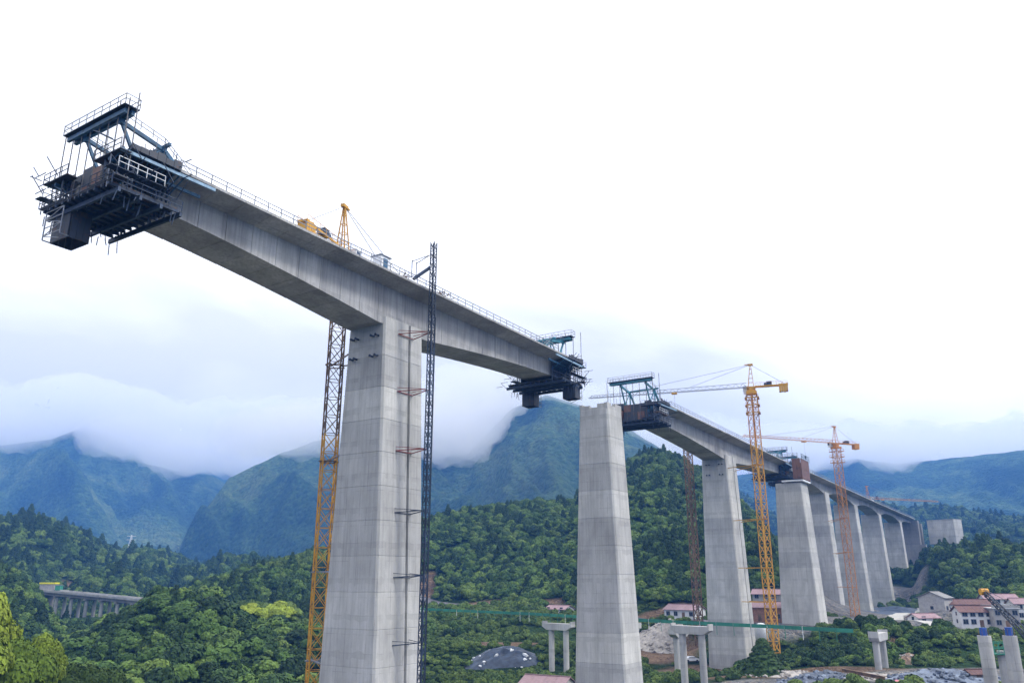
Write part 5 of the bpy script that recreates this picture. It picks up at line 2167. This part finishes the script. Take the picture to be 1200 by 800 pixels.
# wood on the knoll: trees that can be told apart
IND = []
for k in range(3000):
    if len(IND) >= 230:
        break
    a = RND.uniform(az_of(90, 700)[0], az_of(372, 700)[0])
    r_ = RND.uniform(205, 325)
    x, y = r_ * math.sin(a), r_ * math.cos(a)
    if any((x - u) ** 2 + (y - v) ** 2 < 17 for u, v in IND):
        continue
    if float(zone_w(np.array([x]), np.array([y]))[0]) > .3:
        continue
    IND.append((x, y))
iz = terrain_z([p[0] for p in IND], [p[1] for p in IND])
for k, ((x, y), z) in enumerate(zip(IND, iz)):
    me_ = CROWNS[RND.choice((0, 0, 1, 2, 2, 3, 3, 7))]
    tree('broadleaf tree of the wood on the knoll left of the biggest pier', x, y, RND.uniform(4.2, 8.2), me_, RND.uniform(.9, 1.25), group='knoll wood', z=float(z) - .3, trunk_k=k)
    KEEP_OUT.append((x, y, 1.2))

for k, px in enumerate((262, 272, 281, 292, 303, 312, 323, 332)):
    p = at_y(px, 713, 288 + (k % 3) * 3)
    zt_ = at_y(px, 705 + (k % 2) * 2, p.y).z
    zg = tz(p.x, p.y)
    tree('bright yellow-green bush in the row along the knoll top', p.x, p.y, max(3.0, zt_ - zg), Y3 if k % 3 else Y2, 1.15, group='bright bushes on the knoll', z=zg, name='bright_bush', cat='bush')
forest('forest_canopy', 150, 700, 3.7, 2.75)
forest('far_forest_canopy', 700, 1750, 6.6, 4.4, mode='far')
hedge('hillside_scrub', 248, 372, 405, 480, 2.3, 1.5, [5, 6, 6, 7])
hedge('hedge_growth', 862, 1105, 210, 231, 1.5, 1.7, [0, 3, 3, 5, 1])
hedge('roadside_growth', 488, 640, 300, 372, 2.6, 1.9, [0, 5, 6, 7])
forest('undergrowth', 150, 420, 2.4, 1.35, clump=.3)
# ------------------------------------------------------------------ air and cloud
def volume_mat(name, color, density, aniso=0.0):
    m = bpy.data.materials.new(name)
    m.use_nodes = True
    t = m.node_tree
    for n in list(t.nodes):
        t.nodes.remove(n)
    o = N(t, 'ShaderNodeOutputMaterial')
    v = N(t, 'ShaderNodeVolumePrincipled')
    v.inputs['Color'].default_value = (*color, 1)
    v.inputs['Density'].default_value = density
    v.inputs['Anisotropy'].default_value = aniso
    t.links.new(v.outputs[0], o.inputs['Volume'])
    return m, t, v


hz = MB()
hz.box((0, 1200, 285), (26000, 22000, 710))
haze_m, _, _ = volume_mat('haze_air', (0.12, 0.35, 0.95), 2.15e-4)
haze = hz.build('haze', haze_m)
haze['kind'] = 'stuff'

# cloud lying on the mountain tops: bank of puffs merged into one closed skin
CLOUDS = [  # pixel x, pixel y of centre, distance, radius
    ]
crnd = random.Random(3)


def cloud_bank(name, spec, mat):
    puffs = MB()
    v, f = ico_mesh_data(3)
    for (px, py, D, rad) in spec:
        c = np.array(at_y(px, py, D))
        sx, sy, sz = rad * crnd.uniform(0.9, 1.5), rad * crnd.uniform(0.9, 1.4), rad * crnd.uniform(0.55, 0.7)
        puffs.add(v * np.array([sx, sy, sz]) + c, f)
    o = puffs.build(name, mat)
    rm = o.modifiers.new('merge', 'REMESH')
    rm.mode = 'VOXEL'
    rm.voxel_size = 11
    tx = bpy.data.textures.new('cloud_lumps', 'CLOUDS')
    tx.noise_scale = 130
    tx.noise_depth = 3
    dp = o.modifiers.new('lumps', 'DISPLACE')
    dp.texture = tx
    dp.texture_coords = 'GLOBAL'
    dp.strength = 75
    dp.mid_level = 0.5
    tx2 = bpy.data.textures.new('cloud_wisps', 'CLOUDS')
    tx2.noise_scale = 38
    tx2.noise_depth = 4
    d2 = o.modifiers.new('wisps', 'DISPLACE')
    d2.texture = tx2
    d2.texture_coords = 'GLOBAL'
    d2.strength = 42
    d2.mid_level = 0.5
    o['kind'] = 'stuff'
    return o


cloud_m, _, cv = volume_mat('cloud', (1, 1, 1), 0.0095, 0.78)
spec = []


def bank(pts, D0, D1, rad, n, up=0.55, jit=4):
    """puffs whose undersides follow the given skyline of the cloud base (pixel x, pixel y)"""
    xs = [p[0] for p in pts]
    for k in range(n):
        px = xs[0] + (xs[-1] - xs[0]) * (k + 0.5) / n
        D = crnd.uniform(D0, D1)
        r = rad * crnd.uniform(0.85, 1.2)
        py = float(np.interp(px, xs, [p[1] for p in pts])) - up * r / D * F + crnd.uniform(-jit, jit)
        spec.append((px, py, D, r))


bank([(-160, 535), (0, 530), (60, 527), (95, 512), (130, 522), (160, 540), (210, 550), (280, 552), (340, 535)], 2500, 2850, 110, 40)
bank([(-160, 500), (0, 497), (60, 495), (95, 488), (130, 496), (160, 510), (210, 520), (280, 525), (340, 508)], 2600, 2950, 120, 26)
bank([(300, 535), (340, 527), (400, 524), (450, 528), (510, 540)], 1750, 2050, 80, 20)


bank([(580, 480), (600, 474), (640, 470), (690, 486), (740, 506), (800, 530)], 1880, 1980, 62, 20)
bank([(760, 540), (900, 545), (1000, 547), (1080, 548), (1130, 542), (1200, 538), (1400, 530)], 2600, 3000, 115, 44)
cloud = cloud_bank('cloud_bank', spec, cloud_m)

spec = []
bank([(488, 543), (520, 542), (548, 530), (574, 508), (586, 488)], 1600, 1720, 38, 18, jit=5)
bank([(488, 522), (540, 512), (572, 488)], 1600, 1720, 52, 14, jit=5)
bank([(488, 492), (540, 482), (582, 466)], 1640, 1780, 62, 12, jit=5)
cloud2_m, _, _ = volume_mat('white_cloud', (1, 1, 1), 0.016, 0.8)
cloud_tongue = cloud_bank('cloud_tongue', spec, cloud2_m)
